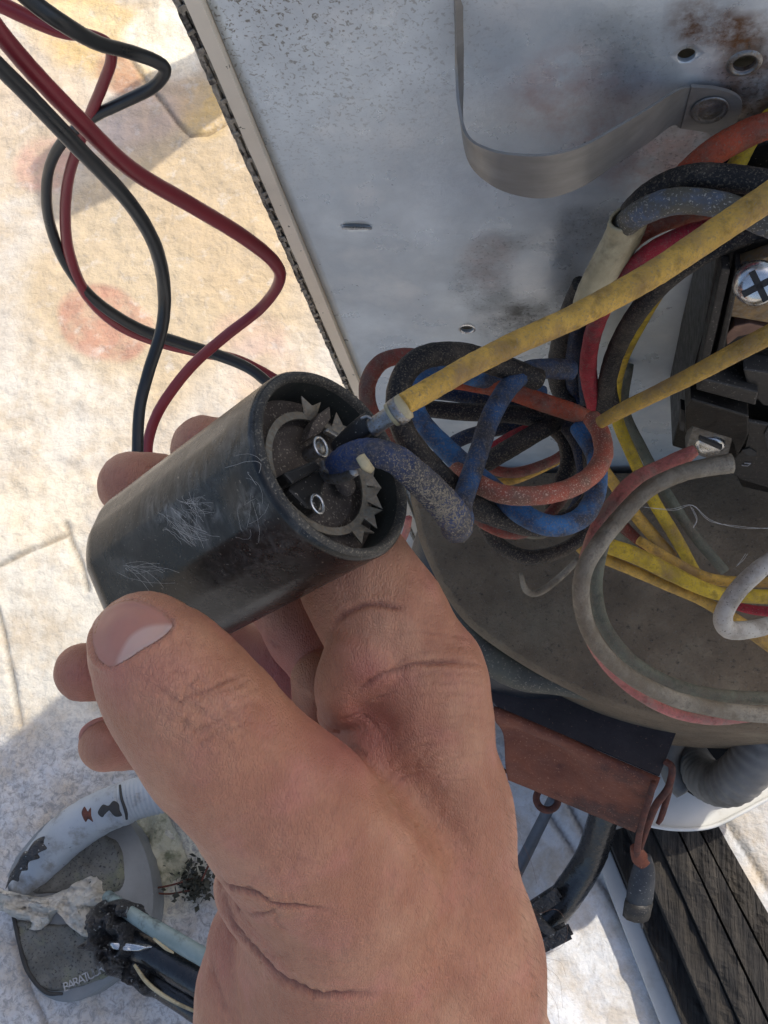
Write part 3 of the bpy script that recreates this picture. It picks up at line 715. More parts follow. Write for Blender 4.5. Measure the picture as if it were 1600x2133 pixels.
# ------------------------------------------------------------------ charred timber, white trim, hose
wd = thing('charred_timber', onz(1450, 1900, 0), 'charred black timber beam lying on the white roof at the lower right', 'beam')
bl = [(1262, 1735), (1305, 1722), (1352, 1712), (1400, 1702), (1440, 1694), (1480, 1690)]; bh = [(1440, 2180), (1500, 2180), (1562, 2180), (1625, 2180), (1680, 2160), (1740, 2140)]
for i in range(5):
    hgt = (.03, .046, .05, .048, .040)[i]
    q = pz([bl[i], bl[i + 1]], hgt); r_ = pz([bh[i], bh[i + 1]], hgt)
    N = 46; V = []; Fc = []
    for k in range(N + 1):
        t_ = k / N
        for s_ in (0, .03, .25, .5, .75, .97, 1):
            a = q[0] * (1 - t_) + r_[0] * t_; b = q[1] * (1 - t_) + r_[1] * t_; s2 = .02 + .96 * s_
            p = a * (1 - s2) + b * s2; e = 0.0 if 0 < s_ < 1 else .004
            p = p + np.array([0, 0, (vnoise(p[None], 90, i)[0] - .5) * .003 + (vnoise(p[None] * [1, .3, 1], 300, i + 5)[0] - .5) * .003 - e]); V.append(p)
            if s_ in (0, 1): V.append(p * [1, 1, 0] + [0, 0, .001])
    W_ = 9  # 0,0b,.03,...,1,1b
    for k in range(N):
        o0 = k * W_; o1 = o0 + W_
        seqi = [1, 0, 2, 3, 4, 5, 6, 7, 8]
        for a, b in zip(seqi[:-1], seqi[1:]): Fc.append((o0 + a, o0 + b, o1 + b, o1 + a))
    Fc.append(tuple([1, 0, 2, 3, 4, 5, 6, 7, 8]))
    Fc.append(tuple(N * W_ + j for j in [1, 0, 2, 3, 4, 5, 6, 7, 8][::-1]))
    link('plank', pymesh('plank', V, Fc), m_wood, wd, False)
prop(prism('white_trim_strip', pz([(1225, 1745), (1258, 1738), (1440, 2180), (1395, 2180)], .012), (0, 0, -.010), m_whitep, None, .001), 'white trim strip running along the left side of the charred timber', 'trim')
hose = thing('black_hose', onz(1190, 1850, 0), 'glossy black hose curving from under the bracket to the wrist', 'hose')
zw('hose_run', [(1265, 1660, .09, 62), (1252, 1720, .075, 62), (1228, 1790, .055, 64), (1185, 1858, .04, 66), (1135, 1920, .03, 68), (1090, 1975, .024, 70), (1040, 2040, .02, 70)], m_hose, parent=hose, seg=22)
for x, y, a in ((1128, 1882, .6), (1150, 1955, .5)):
    box('hose_clip', onz(x, y, .05), (.026, .010, .012), m_tape, hose, Matrix.Rotation(a, 3, 'Z'), .002)
zw('clip_band', [(1108, 1900, .058, 20), (1128, 1925, .062, 22), (1150, 1945, .058, 20)], m_tape, parent=hose)

# ------------------------------------------------------------------ lower left pipe box with caulk and conduit
bx = thing('pipe_box', onz(165, 1880, 0), 'round grey plastic pipe box with weathered pads and lettering, lower left', 'pipe box')
outer = [(15, 1830), (50, 1765), (110, 1705), (190, 1675), (255, 1700), (298, 1765), (318, 1850), (312, 1930), (285, 1995), (235, 2040), (160, 2086), (90, 2072), (50, 2010), (38, 1930)]
oo = catmull([onz(x, y, .022) for x, y in outer], 5, True); prism('box_body', oo, (0, 0, -.022), m_ring, bx, .0022, True, 3)
def lumpy(name, pxs, z, hgt, m, parent, seed=0, rings=14, rgh=.0015, edge=.35):
    ol_ = catmull([np.array(onz(x, y, z)) for x, y in pxs], 6, True); c = np.mean(ol_, 0); V = [c + np.array([0, 0, hgt])]; n = len(ol_)
    for i in range(1, rings + 1):
        s_ = i / rings
        for p in ol_:
            q = c + (p - c) * s_; zz = hgt * (1 - max(0, (s_ - (1 - edge)) / edge) ** 2.2)
            V.append(np.array([q[0], q[1], z + zz + (vnoise(q[None], 150, seed)[0] - .5) * rgh * 2 + (vnoise(q[None], 420, seed)[0] - .5) * rgh]))
    Fc = [(0, 1 + k, 1 + (k + 1) % n) for k in range(n)]
    for i in range(rings - 1):
        for k in range(n):
            a = 1 + i * n; Fc.append((a + k, a + n + k, a + n + (k + 1) % n, a + (k + 1) % n))
    o = link(name, pymesh(name, V, Fc), m, parent); return o
lumpy('pad', [(58, 1815), (95, 1768), (150, 1742), (205, 1733), (248, 1755), (262, 1800), (255, 1850), (220, 1862), (150, 1860), (60, 1858)], .021, .004, m_seal, bx, 1, edge=.08)
lumpy('pad', [(36, 1918), (100, 1925), (170, 1925), (235, 1950), (262, 2000), (225, 2035), (160, 2058), (100, 2064), (62, 2030), (46, 1975)], .021, .004, m_seal, bx, 2, edge=.08)
zw('pad_edge', [(28, 1905, .025, 9), (40, 1960, .025, 10), (58, 2022, .025, 10), (95, 2066, .025, 9), (130, 2070, .025, 6)], m_dark, parent=bx)
# lettering along the rim
for i, ch in enumerate('BARATUUR'):
    x, y = 138 + i * 10.4, 2056 - i * 4.6 - (i * i) * .10
    text('lettering', ch, m_print, bx, Matrix.Rotation(math.radians(24 + i), 3, 'Z'), onz(x, y, .0266), .0084, .0002)
prop(lumpy('caulk_blob', [(0, 1850), (50, 1862), (90, 1868), (140, 1850), (185, 1822), (212, 1832), (222, 1858), (250, 1866), (252, 1880), (222, 1886), (200, 1880), (208, 1925), (195, 1950), (168, 1940), (150, 1905), (115, 1902), (90, 1935), (55, 1930), (20, 1905), (-20, 1890), (-25, 1860)], .024, .011, m_caulk, None, 3, 22, .008, .45), 'lumpy old white caulk smeared across the round pipe box', 'caulk')
prop(lumpy('caulk_bead', [(92, 1780), (108, 1735), (125, 1700), (150, 1692), (130, 1720), (118, 1755), (105, 1795)], .03, .008, m_caulk, None, 5, 8, .001, .7), 'thin white caulk bead at the top left edge of the pipe box', 'caulk')
prop(lumpy('caulk_smear', [(215, 1705), (262, 1690), (330, 1680), (375, 1740), (392, 1810), (350, 1850), (330, 1905), (310, 1850), (290, 1780), (255, 1725)], .0015, .004, mat('mossy_mortar', (.50, .49, .38), (.40, .38, .27), 60, .85, grime=((.17, .18, .11), 90, .52, .66), bump=(220, .9, .003)), None, 8, 10, .003, .6), 'mossy cream mortar smear right of the round pipe box', 'mortar')
cdt = thing('grey_conduit', onz(280, 1680, .0), 'grey corrugated conduit with black tape marks running into the pipe box', 'conduit')
corrug('corrugated_tube', [(560, 1640, .03, 84), (400, 1642, .032, 84), (340, 1650, .034, 84), (290, 1662, .036, 84), (255, 1674, .037, 84)], m_conduit, parent=cdt, sub=26, per=5, amp=.018)
zw('smooth_cuff', [(262, 1672, .037, 88), (225, 1686, .036, 88), (180, 1710, .033, 90), (130, 1748, .028, 90), (85, 1800, .022, 84), (50, 1850, .015, 70)], m_conduit, parent=cdt, seg=24)
zw('tape_line', [(250, 1636, .054, 5), (253, 1662, .062, 6), (262, 1690, .06, 7), (264, 1706, .055, 5)], m_dark, parent=cdt)
lumpy('tape_patch', [(204, 1690), (214, 1676), (226, 1678), (236, 1668), (247, 1674), (250, 1688), (254, 1699), (240, 1701), (234, 1690), (222, 1690), (214, 1702), (206, 1698)], .0615, .0012, m_dark, cdt, 6, 5, .0004)
lumpy('tape_patch', [(20, 1822), (34, 1800), (48, 1776), (60, 1770), (72, 1752), (94, 1742), (92, 1756), (98, 1768), (80, 1776), (82, 1788), (60, 1796), (58, 1812), (42, 1816), (38, 1836), (24, 1834), (12, 1852)], .052, .002, m_tape, cdt, 7, 6, .001)
lumpy('rust_spot', [(170, 1694), (176, 1680), (183, 1690), (189, 1682), (190, 1698), (194, 1712), (184, 1706), (178, 1712)], .060, .001, m_rustwire, cdt, 9, 4, .0003)
# taped bundle of pipes going under the wrist
tb = thing('taped_pipes', onz(330, 2010, .02), 'black taped pipe bundle with a green grey tube leading behind the wrist', 'pipes')
zw('black_pipe', [(205, 1925, .05, 56), (270, 1960, .062, 66), (350, 2000, .07, 72), (450, 2055, .075, 76), (640, 2150, .08, 78)], m_hose, parent=tb, seg=22)
zw('black_pipe', [(225, 1975, .045, 50), (290, 2018, .052, 58), (360, 2062, .058, 62), (450, 2118, .062, 66), (640, 2230, .06, 70)], m_hose, parent=tb, seg=22)
zw('green_pipe', [(225, 1868, .05, 26), (275, 1905, .075, 30), (350, 1950, .085, 36), (450, 2008, .09, 38), (640, 2110, .09, 38)], m_teal, parent=tb)
lumpy('tape_wad', [(190, 1968), (200, 1945), (196, 1922), (214, 1908), (208, 1888), (230, 1872), (248, 1882), (268, 1874), (286, 1896), (306, 1900), (318, 1930), (336, 1952), (322, 1972), (326, 1992), (300, 2006), (298, 2034), (272, 2028), (258, 2044), (240, 2016), (222, 2008), (212, 1984)], .05, .028, m_tape, tb, 11, 22, .012, .5)
lumpy('tape_wad', [(225, 1885), (262, 1872), (300, 1892), (290, 1915), (262, 1905), (240, 1918)], .066, .014, m_tape, tb, 15, 12, .008, .5)
lumpy('tape_wad', [(262, 1985), (300, 1970), (345, 1998), (330, 2035), (372, 2070), (340, 2085), (300, 2050), (268, 2030)], .05, .022, m_tape, tb, 17, 12, .008, .5)
lumpy('silver_tear', [(228, 1962), (250, 1960), (300, 1966), (318, 1972), (295, 1982), (255, 1980), (232, 1976)], .077, .004, m_bright, tb, 12, 6, .001)
zw('pale_edge', [(280, 2010, .078, 7), (310, 2050, .080, 9), (360, 2085, .082, 8), (440, 2122, .085, 6)], m_sleeve, parent=tb)
zw('pale_edge', [(320, 1955, .092, 5), (345, 1975, .096, 7), (362, 1985, .096, 4)], m_sleeve, parent=tb)
# dark leaf litter
V = []; Fc = []
for k in range(420):
    a, r = random.uniform(0, 6.28), abs(random.gauss(0, .5)); x, y = 405 + 48 * r * math.cos(a), 1838 + 46 * r * math.sin(a)
    c = onz(x, y, random.uniform(.003, .02)); s_ = random.uniform(.0012, .0035); u = rng.normal(size=3); u /= np.linalg.norm(u); w_ = np.cross(u, rng.normal(size=3)); w_ /= np.linalg.norm(w_)
    b = len(V); V += [c + u * s_, c + w_ * s_ * .7, c - u * s_, c - w_ * s_ * .6 + u * s_ * .3]; Fc.append((b, b + 1, b + 2, b + 3))
ll = link('leaf_litter', pymesh('leaf_litter', V, Fc), m_leaf, None, False); prop(ll, 'small clump of dark dried debris between pipe box and wrist', 'debris', kind='stuff')
for pts in ([(325, 1850, .012, 4), (360, 1843, .014, 4), (400, 1830, .018, 4)], [(300, 1857, .01, 3), (350, 1862, .012, 4), (395, 1855, .016, 4)], [(420, 1835, .018, 4), (438, 1795, .02, 5), (455, 1760, .02, 5)]):
    lab = {325: 'upper of two dry stems reaching left from the debris clump', 300: 'lower of two dry stems reaching left from the debris clump', 420: 'dry stem rising from the debris clump to the wrist'}[pts[0][0]]
    prop(zw('dry_stem', pts, m_rustwire, seg=8), lab, 'stem', 'dry stems in the debris')

# unseen post, added only to cast the shadow band across the pale roof
vp = thing('shadow_post', (-.140, .86, 0), 'unseen grey square post added behind the cabinet to cast the roof shadow', 'shadow post')
box('post', (-.140, .86, .23), (.052, .052, .46), m_cabinet, vp, Matrix.Rotation(.4, 3, 'Z'), .002)
box('post_cap', (-.140, .86, .415), (.085, .080, .165), m_cabinet, vp, Matrix.Rotation(.4, 3, 'Z'), .006)
# ------------------------------------------------------------------ wires
def cw(pts, gap=.001):
    """keep a wire in front of the metal sheet"""
    out = []
    for x, y, d, wd in pts:
        wd *= .94; r = ray(x, y); dm = (YP - gap) / r[1] if r[1] > .02 else 9
        d2 = min(d, dm * (1 - wd / 2 / F)) ; out.append((x, y, d2, wd))
    return out
def W(pts, m, label, name='insulated_wire', cat='wire', group=None, **k):
    return wire(name, cw(pts), m, label, cat, group, **k)
TL = 'test leads hanging on the left'
W([(-60, -20, .20, 42), (-10, 55, .205, 42), (60, 140, .215, 42), (160, 245, .23, 40), (270, 350, .25, 38), (400, 428, .275, 36), (505, 492, .30, 34), (570, 545, .325, 30), (582, 585, .34, 26), (545, 640, .345, 24), (470, 700, .345, 24), (400, 762, .34, 24), (340, 840, .335, 24), (312, 905, .33, 24), (304, 975, .325, 24)],
  m_lead_red, 'smooth dark red lead bending sharply left of the cabinet edge, crossing in front', 'test_lead', 'lead', TL)
W([(-60, 75, .20, 38), (-10, 130, .205, 38), (60, 200, .215, 38), (160, 305, .23, 36), (260, 410, .25, 34), (318, 500, .27, 32), (341, 590, .29, 30), (338, 680, .30, 28), (308, 780, .305, 27), (290, 860, .305, 26), (286, 980, .305, 26)],
  m_lead_black, 'smooth black lead falling from top left to the fingertips', 'test_lead', 'lead', TL)
W([(-40, -10, .23, 36), (20, 18, .235, 36), (70, 42, .24, 34), (130, 66, .25, 30), (185, 74, .262, 28), (225, 92, .275, 26), (232, 125, .285, 26), (215, 175, .295, 26), (190, 235, .305, 25), (165, 300, .32, 25), (143, 370, .335, 25), (136, 450, .35, 25), (145, 530, .36, 25), (178, 610, .37, 25), (240, 672, .375, 25), (320, 708, .38, 26), (410, 732, .385, 25), (500, 752, .39, 24), (590, 800, .39, 24), (640, 830, .39, 24)],
  m_lead_red, 'smooth dark red lead looping behind its black pair at the far left', 'test_lead', 'lead', TL)
W([(10, -50, .20, 40), (70, 5, .205, 40), (130, 48, .21, 38), (200, 88, .22, 34), (270, 108, .23, 32), (325, 128, .245, 30), (344, 148, .255, 28), (318, 182, .265, 28), (250, 216, .275, 27), (195, 243, .285, 26), (140, 285, .30, 25), (108, 335, .315, 24), (97, 395, .33, 24), (104, 465, .345, 24), (135, 545, .358, 24), (195, 622, .366, 24), (285, 682, .372, 25), (380, 716, .375, 26), (450, 738, .378, 26), (520, 768, .38, 24), (580, 815, .38, 24), (640, 850, .38, 24)],
  m_lead_black, 'smooth black lead with a hooked bend at the top left, looping down behind', 'test_lead', 'lead', TL)

# upper right bundle
W([(1660, 255, .235, 60), (1600, 262, .235, 60), (1540, 286, .238, 62), (1480, 322, .24, 62), (1420, 375, .245, 58), (1370, 430, .25, 50)], m_orange, 'thick faded orange wire arching in at the right edge above the black wires')
W([(1660, 205, .245, 26), (1600, 240, .246, 28), (1560, 300, .248, 34), (1530, 350, .252, 40), (1490, 400, .26, 36)], m_yellow_clean, 'short bright yellow wire crossing under the orange wire at the right edge')
W([(1660, 385, .225, 60), (1600, 382, .226, 60), (1530, 372, .228, 60), (1460, 368, .23, 60), (1395, 384, .235, 62), (1340, 420, .24, 62), (1300, 465, .25, 54), (1270, 520, .27, 46), (1240, 590, .29, 44)], m_blackw, 'dusty black wire forming the top of the right hand bundle')
W([(1660, 480, .222, 56), (1600, 468, .224, 56), (1530, 436, .226, 58), (1460, 420, .228, 58), (1390, 422, .23, 60), (1325, 450, .238, 58), (1288, 490, .252, 54), (1262, 545, .27, 46), (1230, 620, .29, 44)], mat('scuffed_blue_insulation', (.10, .15, .25), (.05, .07, .11), 70, .6, grime=((.075, .068, .05), 90, .36, .54), specks=((.3, .28, .24), 1800, .6, .68), bump=(1200, .5, .0004), bump2=(200, .5, .0008)), 'scuffed light blue wire bending into the yellowed sleeve')
W([(1480, 440, .245, 44), (1410, 452, .246, 46), (1350, 475, .25, 46), (1310, 510, .26, 40), (1280, 570, .28, 34)], m_orange, 'orange wire tucked under the light blue wire beside the sleeve')
sl = thing('wire_sleeve', P(1265, 550, .255), 'yellowed flattened plastic sleeve wrapped round the blue and orange wires', 'sleeve')
q, r_ = smooth_path([(1312, 452, .243, 92), (1298, 492, .249, 92), (1270, 545, .256, 90), (1243, 595, .263, 84), (1228, 628, .268, 76)], 8)
V, Fc = tube_data(q, r_, 22, False, .012, .62); o = link('sleeve_tube', pymesh('sleeve_tube', V, Fc), m_sleeve, sl); md = o.modifiers.new('s', 'SOLIDIFY'); md.thickness = .0006; md.offset = 0
W([(1600, 440, .235, 40), (1500, 470, .238, 42), (1420, 492, .242, 42), (1350, 530, .25, 42), (1290, 590, .262, 42), (1250, 655, .28, 40), (1230, 720, .30, 38), (1226, 780, .32, 38), (1240, 850, .335, 36)], m_redw, 'crimson red wire curving down beside the sleeve')
W([(1640, 470, .245, 44), (1530, 500, .248, 44), (1440, 545, .252, 46), (1370, 600, .262, 46), (1315, 670, .28, 44), (1280, 740, .305, 42), (1262, 810, .325, 40), (1255, 870, .335, 36)], m_blackw, 'black wire running alongside the crimson wire')
W([(1420, 560, .262, 40), (1350, 622, .275, 36), (1295, 710, .31, 30), (1272, 790, .335, 28), (1280, 860, .345, 30)], m_blackw, 'thin black wire between crimson wire and the clean yellow one')
W([(1225, 600, .29, 34), (1205, 660, .305, 34), (1192, 740, .33, 36), (1200, 820, .345, 38), (1230, 870, .34, 36)], m_bluedark, 'dark blue wire dropping below the sleeve')
W([(1210, 590, .29, 38), (1185, 650, .305, 40), (1165, 730, .33, 44), (1165, 800, .345, 46), (1200, 862, .345, 42)], m_blackw, 'outer black wire dropping below the sleeve on its left')
W([(1230, 640, .30, 30), (1218, 740, .33, 32), (1222, 840, .34, 30)], m_bluedark, 'dark blue wire beside the crimson wire below the sleeve')
W([(1440, 540, .27, 26), (1380, 600, .285, 28), (1335, 670, .31, 30), (1298, 745, .345, 28), (1282, 810, .37, 27), (1285, 870, .375, 27), (1315, 945, .38, 27), (1360, 1040, .385, 28), (1405, 1115, .39, 28), (1450, 1195, .39, 24)], m_yellow_clean, 'clean bright yellow wire running down past the contactor to the dusty floor')
W([(1310, 760, .37, 22), (1300, 850, .38, 24), (1340, 940, .39, 24), (1390, 1030, .395, 24), (1450, 1120, .40, 24), (1510, 1190, .40, 22)], m_clearw, 'dull dusty wire just right of the clean yellow wire')
W([(1240, 950, .37, 24), (1280, 1010, .38, 26), (1330, 1080, .39, 28), (1400, 1160, .395, 26)], m_yellow, 'dirty yellow wire passing under the pink one')
W([(1220, 1020, .385, 26), (1290, 1090, .395, 30), (1350, 1150, .40, 32), (1420, 1185, .405, 28)], m_brownred, 'dusty dark red wire low among the yellow ones')
W([(1250, 1090, .385, 26), (1310, 1140, .39, 28), (1380, 1190, .395, 28), (1450, 1222, .40, 26)], m_clearw, 'grey dusty wire under the dark red one')

# tangle between capacitor and bundle
W([(880, 742, .30, 34), (832, 742, .30, 36), (790, 758, .30, 38), (766, 800, .298, 38), (770, 850, .30, 36), (800, 900, .305, 36), (840, 940, .31, 34)], m_brownred, 'dusty red wire loop peeking out left of the black loop')
W([(1120, 790, .285, 50), (1030, 758, .275, 52), (960, 738, .268, 54), (890, 742, .262, 54), (845, 775, .258, 54), (828, 835, .256, 54), (842, 900, .256, 54), (885, 960, .258, 56), (935, 1010, .262, 56), (990, 1055, .268, 54), (1060, 1085, .275, 48), (1120, 1098, .28, 44), (1190, 1080, .285, 44), (1235, 1030, .29, 44), (1232, 960, .30, 42), (1200, 900, .31, 40)], m_blackw, 'dusty black wire making the big loop beside the capacitor mouth')
W([(1130, 820, .31, 36), (1020, 795, .30, 38), (940, 778, .293, 40), (890, 790, .288, 42), (862, 830, .283, 42), (880, 880, .28, 44), (925, 930, .28, 48), (985, 985, .28, 50), (1040, 1030, .272, 50), (1100, 1078, .268, 50), (1160, 1096, .268, 48), (1215, 1075, .272, 48), (1242, 1020, .28, 46), (1240, 950, .29, 42), (1205, 890, .30, 40)], m_blue_bright, 'bright blue wire sweeping low through the tangle')
W([(1190, 770, .295, 46), (1140, 768, .29, 46), (1095, 775, .283, 46), (1055, 812, .276, 46), (1022, 870, .27, 46), (1000, 935, .264, 46), (978, 1000, .258, 48), (962, 1052, .252, 48), (968, 1085, .258, 44)], m_blue, 'dusty blue wire rising from the frayed end to the bundle')
W([(870, 790, .305, 36), (960, 795, .302, 38), (1050, 812, .30, 40), (1130, 838, .298, 42), (1190, 858, .298, 42), (1226, 872, .302, 36)], m_orange, 'orange red wire running straight across the top of the tangle')
W([(880, 850, .315, 38), (960, 858, .312, 40), (1060, 862, .31, 42), (1150, 876, .31, 42), (1220, 885, .31, 40)], m_blackw, 'dusty black wire below the straight orange wire')
W([(900, 815, .32, 34), (990, 828, .318, 34), (1090, 848, .316, 34), (1180, 860, .316, 30)], m_bluedark, 'dark blue wire hidden between orange and black wires')
W([(900, 960, .335, 30), (960, 915, .33, 32), (1050, 890, .325, 34), (1130, 880, .32, 34)], m_bluedark, 'dark blue wire crossing behind the rising blue wire')
W([(940, 985, .33, 26), (1010, 945, .325, 28), (1080, 905, .32, 30), (1140, 885, .318, 28)], m_redw, 'thin red wire inside the tangle behind the blue one')
W([(920, 1000, .315, 40), (990, 975, .31, 42), (1060, 935, .305, 44), (1120, 900, .305, 42), (1160, 880, .31, 36)], m_blackw, 'black wire slanting up through the middle of the tangle')
W([(1232, 870, .29, 40), (1252, 905, .285, 42), (1256, 950, .278, 44), (1232, 990, .27, 44), (1185, 1018, .262, 44), (1120, 1032, .258, 44), (1050, 1030, .258, 44), (990, 1005, .262, 44), (950, 980, .27, 40)], mat('coral_insulation', (.34, .075, .04), (.24, .055, .03), 120, .7, grime=((.17, .085, .055), 130, .40, .62), specks=((.45, .28, .2), 2200, .58, .66), bump=(1700, .6, .0004)), 'coral red wire in a wide loop in front of the tangle')
W([(1150, 885, .315, 38), (1180, 920, .312, 40), (1185, 970, .31, 42), (1160, 1030, .31, 40), (1150, 1060, .312, 38)], m_blackw, 'dusty dark wire bending down inside the coral loop')
W([(1180, 880, .31, 40), (1210, 930, .305, 42), (1222, 1000, .30, 44), (1205, 1060, .298, 42), (1170, 1095, .30, 38)], m_bluedark, 'navy wire just inside the right side of the coral loop')
W([(975, 1060, .30, 26), (1010, 1090, .298, 28), (1060, 1110, .298, 28), (1110, 1102, .30, 26), (1155, 1060, .305, 24), (1185, 1020, .31, 22)], m_brownred, 'thin red brown wire curving under the bright blue wire')
W([(1010, 1095, .33, 32), (1040, 1135, .332, 34), (1095, 1160, .335, 34), (1160, 1150, .335, 32), (1215, 1115, .335, 30), (1240, 1060, .335, 28)], m_blackw, 'low dark wire sagging below the tangle')
W([(1000, 1030, .31, 40), (1060, 1080, .308, 44), (1120, 1105, .31, 40), (1180, 1075, .315, 36)], m_clearw, 'dust coated brown wire behind the bright blue sweep')
W([(1000, 970, .335, 22), (1070, 985, .335, 24), (1150, 960, .335, 22), (1190, 930, .338, 20)], m_brownred, 'faint red wire deep inside the coral loop')
W([(1010, 1010, .34, 20), (1070, 1000, .34, 20), (1130, 975, .34, 20), (1180, 950, .342, 18)], m_yellow, 'faint yellow wire deep inside the coral loop')
W([(1085, 1195, .375, 9), (1095, 1228, .378, 14), (1120, 1235, .38, 16), (1160, 1208, .382, 16), (1205, 1165, .382, 14)], m_greyw, 'thin grey wire hook lying on the dusty top below the tangle')
# yellow lead to the capacitor and second yellow
W([(1700, 345, .205, 66), (1640, 385, .205, 66), (1560, 438, .205, 64), (1470, 498, .203, 62), (1370, 565, .20, 60), (1270, 622, .197, 58), (1180, 668, .194, 55), (1080, 712, .190, 53), (990, 757, .186, 52), (920, 797, .182, 52), (868, 827, .179, 52), (838, 844, .177, 50)], m_yellow, 'thick dusty yellow wire plugged onto the capacitor, running to the upper right')
W([(1700, 645, .235, 48), (1620, 688, .24, 46), (1540, 730, .245, 44), (1450, 778, .25, 40), (1370, 818, .257, 36), (1300, 852, .265, 34), (1250, 880, .272, 28)], m_yellow, 'thinner grimy yellow wire crossing in front of the contactor')
# salmon, grey and clear wires at the right
W([(1448, 938, .318, 26), (1424, 952, .318, 36), (1380, 975, .318, 40), (1320, 1005, .315, 40), (1275, 1055, .312, 38), (1240, 1110, .312, 34), (1218, 1180, .315, 32), (1212, 1260, .32, 30), (1240, 1350, .325, 26), (1300, 1425, .33, 22), (1390, 1480, .335, 22), (1480, 1500, .34, 22), (1570, 1492, .345, 24), (1680, 1480, .35, 26)], m_pink, 'faded salmon pink wire clamped under the contactor terminal')
W([(1524, 965, .31, 45), (1480, 972, .31, 42), (1420, 986, .308, 38), (1350, 1020, .305, 38), (1295, 1075, .302, 40), (1250, 1130, .30, 40), (1216, 1190, .30, 40), (1212, 1260, .303, 38), (1238, 1335, .307, 36), (1300, 1400, .312, 36), (1390, 1450, .318, 36), (1480, 1475, .325, 36), (1580, 1488, .33, 38), (1700, 1490, .335, 40)], m_greyw, 'thick grey wire from contactor tab sweeping round to the bottom right')
W([(1262, 1120, .345, 24), (1246, 1180, .345, 28), (1242, 1240, .345, 30), (1262, 1310, .345, 30), (1320, 1380, .345, 30), (1400, 1425, .348, 30), (1490, 1448, .35, 30), (1600, 1455, .352, 30), (1700, 1455, .355, 30)], m_clearw, 'greenish grey wire running inside the thick grey one')
W([(1212, 1128, .352, 26), (1222, 1122, .352, 30), (1270, 1138, .352, 36), (1330, 1160, .354, 38), (1400, 1195, .356, 36), (1470, 1228, .358, 32), (1530, 1240, .36, 32), (1680, 1246, .362, 34)], m_yellow_clean, 'bright yellow wire starting at a bend beside the grey wire, upper of two')
W([(1208, 1126, .356, 30), (1218, 1145, .357, 30), (1270, 1168, .358, 26), (1340, 1198, .36, 24), (1400, 1225, .362, 22), (1460, 1250, .365, 24), (1530, 1290, .366, 28), (1600, 1340, .368, 34), (1680, 1390, .37, 36)], m_yellow, 'lower yellow wire with a rusty stained stretch')
W([(1330, 1125, .365, 20), (1400, 1168, .367, 24), (1470, 1202, .369, 24), (1540, 1212, .37, 24), (1680, 1212, .372, 24)], m_yellow, 'grimy yellow wire lying just above the bright yellow one')
W([(1530, 1262, .375, 18), (1580, 1272, .375, 22), (1680, 1280, .375, 24)], m_redw, 'short red wire at the right edge under the yellow wires')
W([(1690, 1100, .285, 36), (1630, 1150, .285, 38), (1575, 1192, .287, 42), (1530, 1238, .29, 42), (1506, 1285, .292, 42), (1520, 1312, .296, 42), (1570, 1310, .30, 40), (1620, 1298, .305, 38), (1700, 1280, .31, 38)], mat('pale_grey_insulation', (.45, .42, .36), (.33, .30, .25), 120, .6, grime=((.2, .17, .13), 120, .52, .72), specks=((.12, .1, .08), 1500, .64, .7), bump=(1200, .5, .0004)), 'pale grey wire in a tight U bend at the right edge')
W([(1545, 1205, .37, 8), (1556, 1225, .36, 16), (1548, 1250, .35, 18)], m_greyw, 'tiny grey stub wire above the U bend') if False else None
W([(852, 1078, .33, 15), (845, 1110, .335, 16), (828, 1140, .34, 15), (800, 1165, .345, 15)], m_pink, 'short pink wire glimpsed under the capacitor rim above the knuckle')
# cobweb strands near the contactor
cob = [[(1340, 1055), (1400, 1062), (1440, 1052), (1480, 1085), (1540, 1098), (1610, 1102)], [(1440, 1055), (1450, 1080), (1445, 1100)], [(1535, 1180), (1548, 1166), (1555, 1152)]]
V = []; Fc = []
for l in cob:
    for rep in range(2):
        q = catmull([P(x + random.uniform(-3, 3), y + random.uniform(-3, 3), .30) for x, y in l], 5); v2, f2 = tube_data(q, [.00006] * len(q), 5); b = len(V); V += v2; Fc += [tuple(i + b for i in f) for f in f2]
prop(link('cobweb', pymesh('cobweb', V, Fc), m_thread), 'loose pale cobweb strands hanging below the contactor', 'cobweb', kind='stuff')
# ------------------------------------------------------------------ capacitor in the hand
F0 = P(700, 962, .187); B0 = P(318, 1202, .226)
ax = B0 - F0; LEN = np.linalg.norm(ax); ax /= LEN; RC = .0203
def axis_frame(up=(0, 0, 1.0)):
    u = np.cross(ax, up); u /= np.linalg.norm(u); return u, np.cross(ax, u)
cap = thing('capacitor', F0, 'dusty black plastic start capacitor held between thumb and fingers', 'capacitor')
fr = [0, math.pi * 2]
ro = [(RC - .0022, .0004), (RC - .0016, -.0001), (RC - .0006, .0001), (RC, .0010)] + [(RC, .0010 + (LEN - .008) * i / 90) for i in range(1, 91)]
ro += [(RC - .0002, LEN - .0060), (RC - .0008, LEN - .0042), (RC - .002, LEN - .0022), (RC - .0038, LEN - .0008), (RC - .006, LEN - .0001), (.004, LEN), (.0001, LEN)]
_u = np.cross(ax, [0, 0, 1.0]); _u /= np.linalg.norm(_u); _v = np.cross(ax, _u)
_c = CL - (F0 + B0) / 2; ACAM = math.atan2(_c @ _v, _c @ _u)
_e = P(600, 1000, .2) - P(660, 1090, .2); _e -= ax * (_e @ ax); AUP = math.atan2(_e @ _v, _e @ _u)
SG = 1 if math.sin(AUP - ACAM) > 0 else -1
def wob(a, h):
    k = min(1, max(0, (h - .004) / .010)); k = k * k * (3 - 2 * k); r = 1.0
    for off, dp in ((.22, .960), (1.05, .990), (-.62, .982)):
        d = math.cos(a - ACAM - SG * off)
        if d > .3: r = min(r, dp / d) if dp / d < 1 else r
    return 1 + (r - 1) * k
sh = lathe('shell', F0, ax, ro, m_cap, cap, 192, ux=[0, 0, 1], wob=wob)
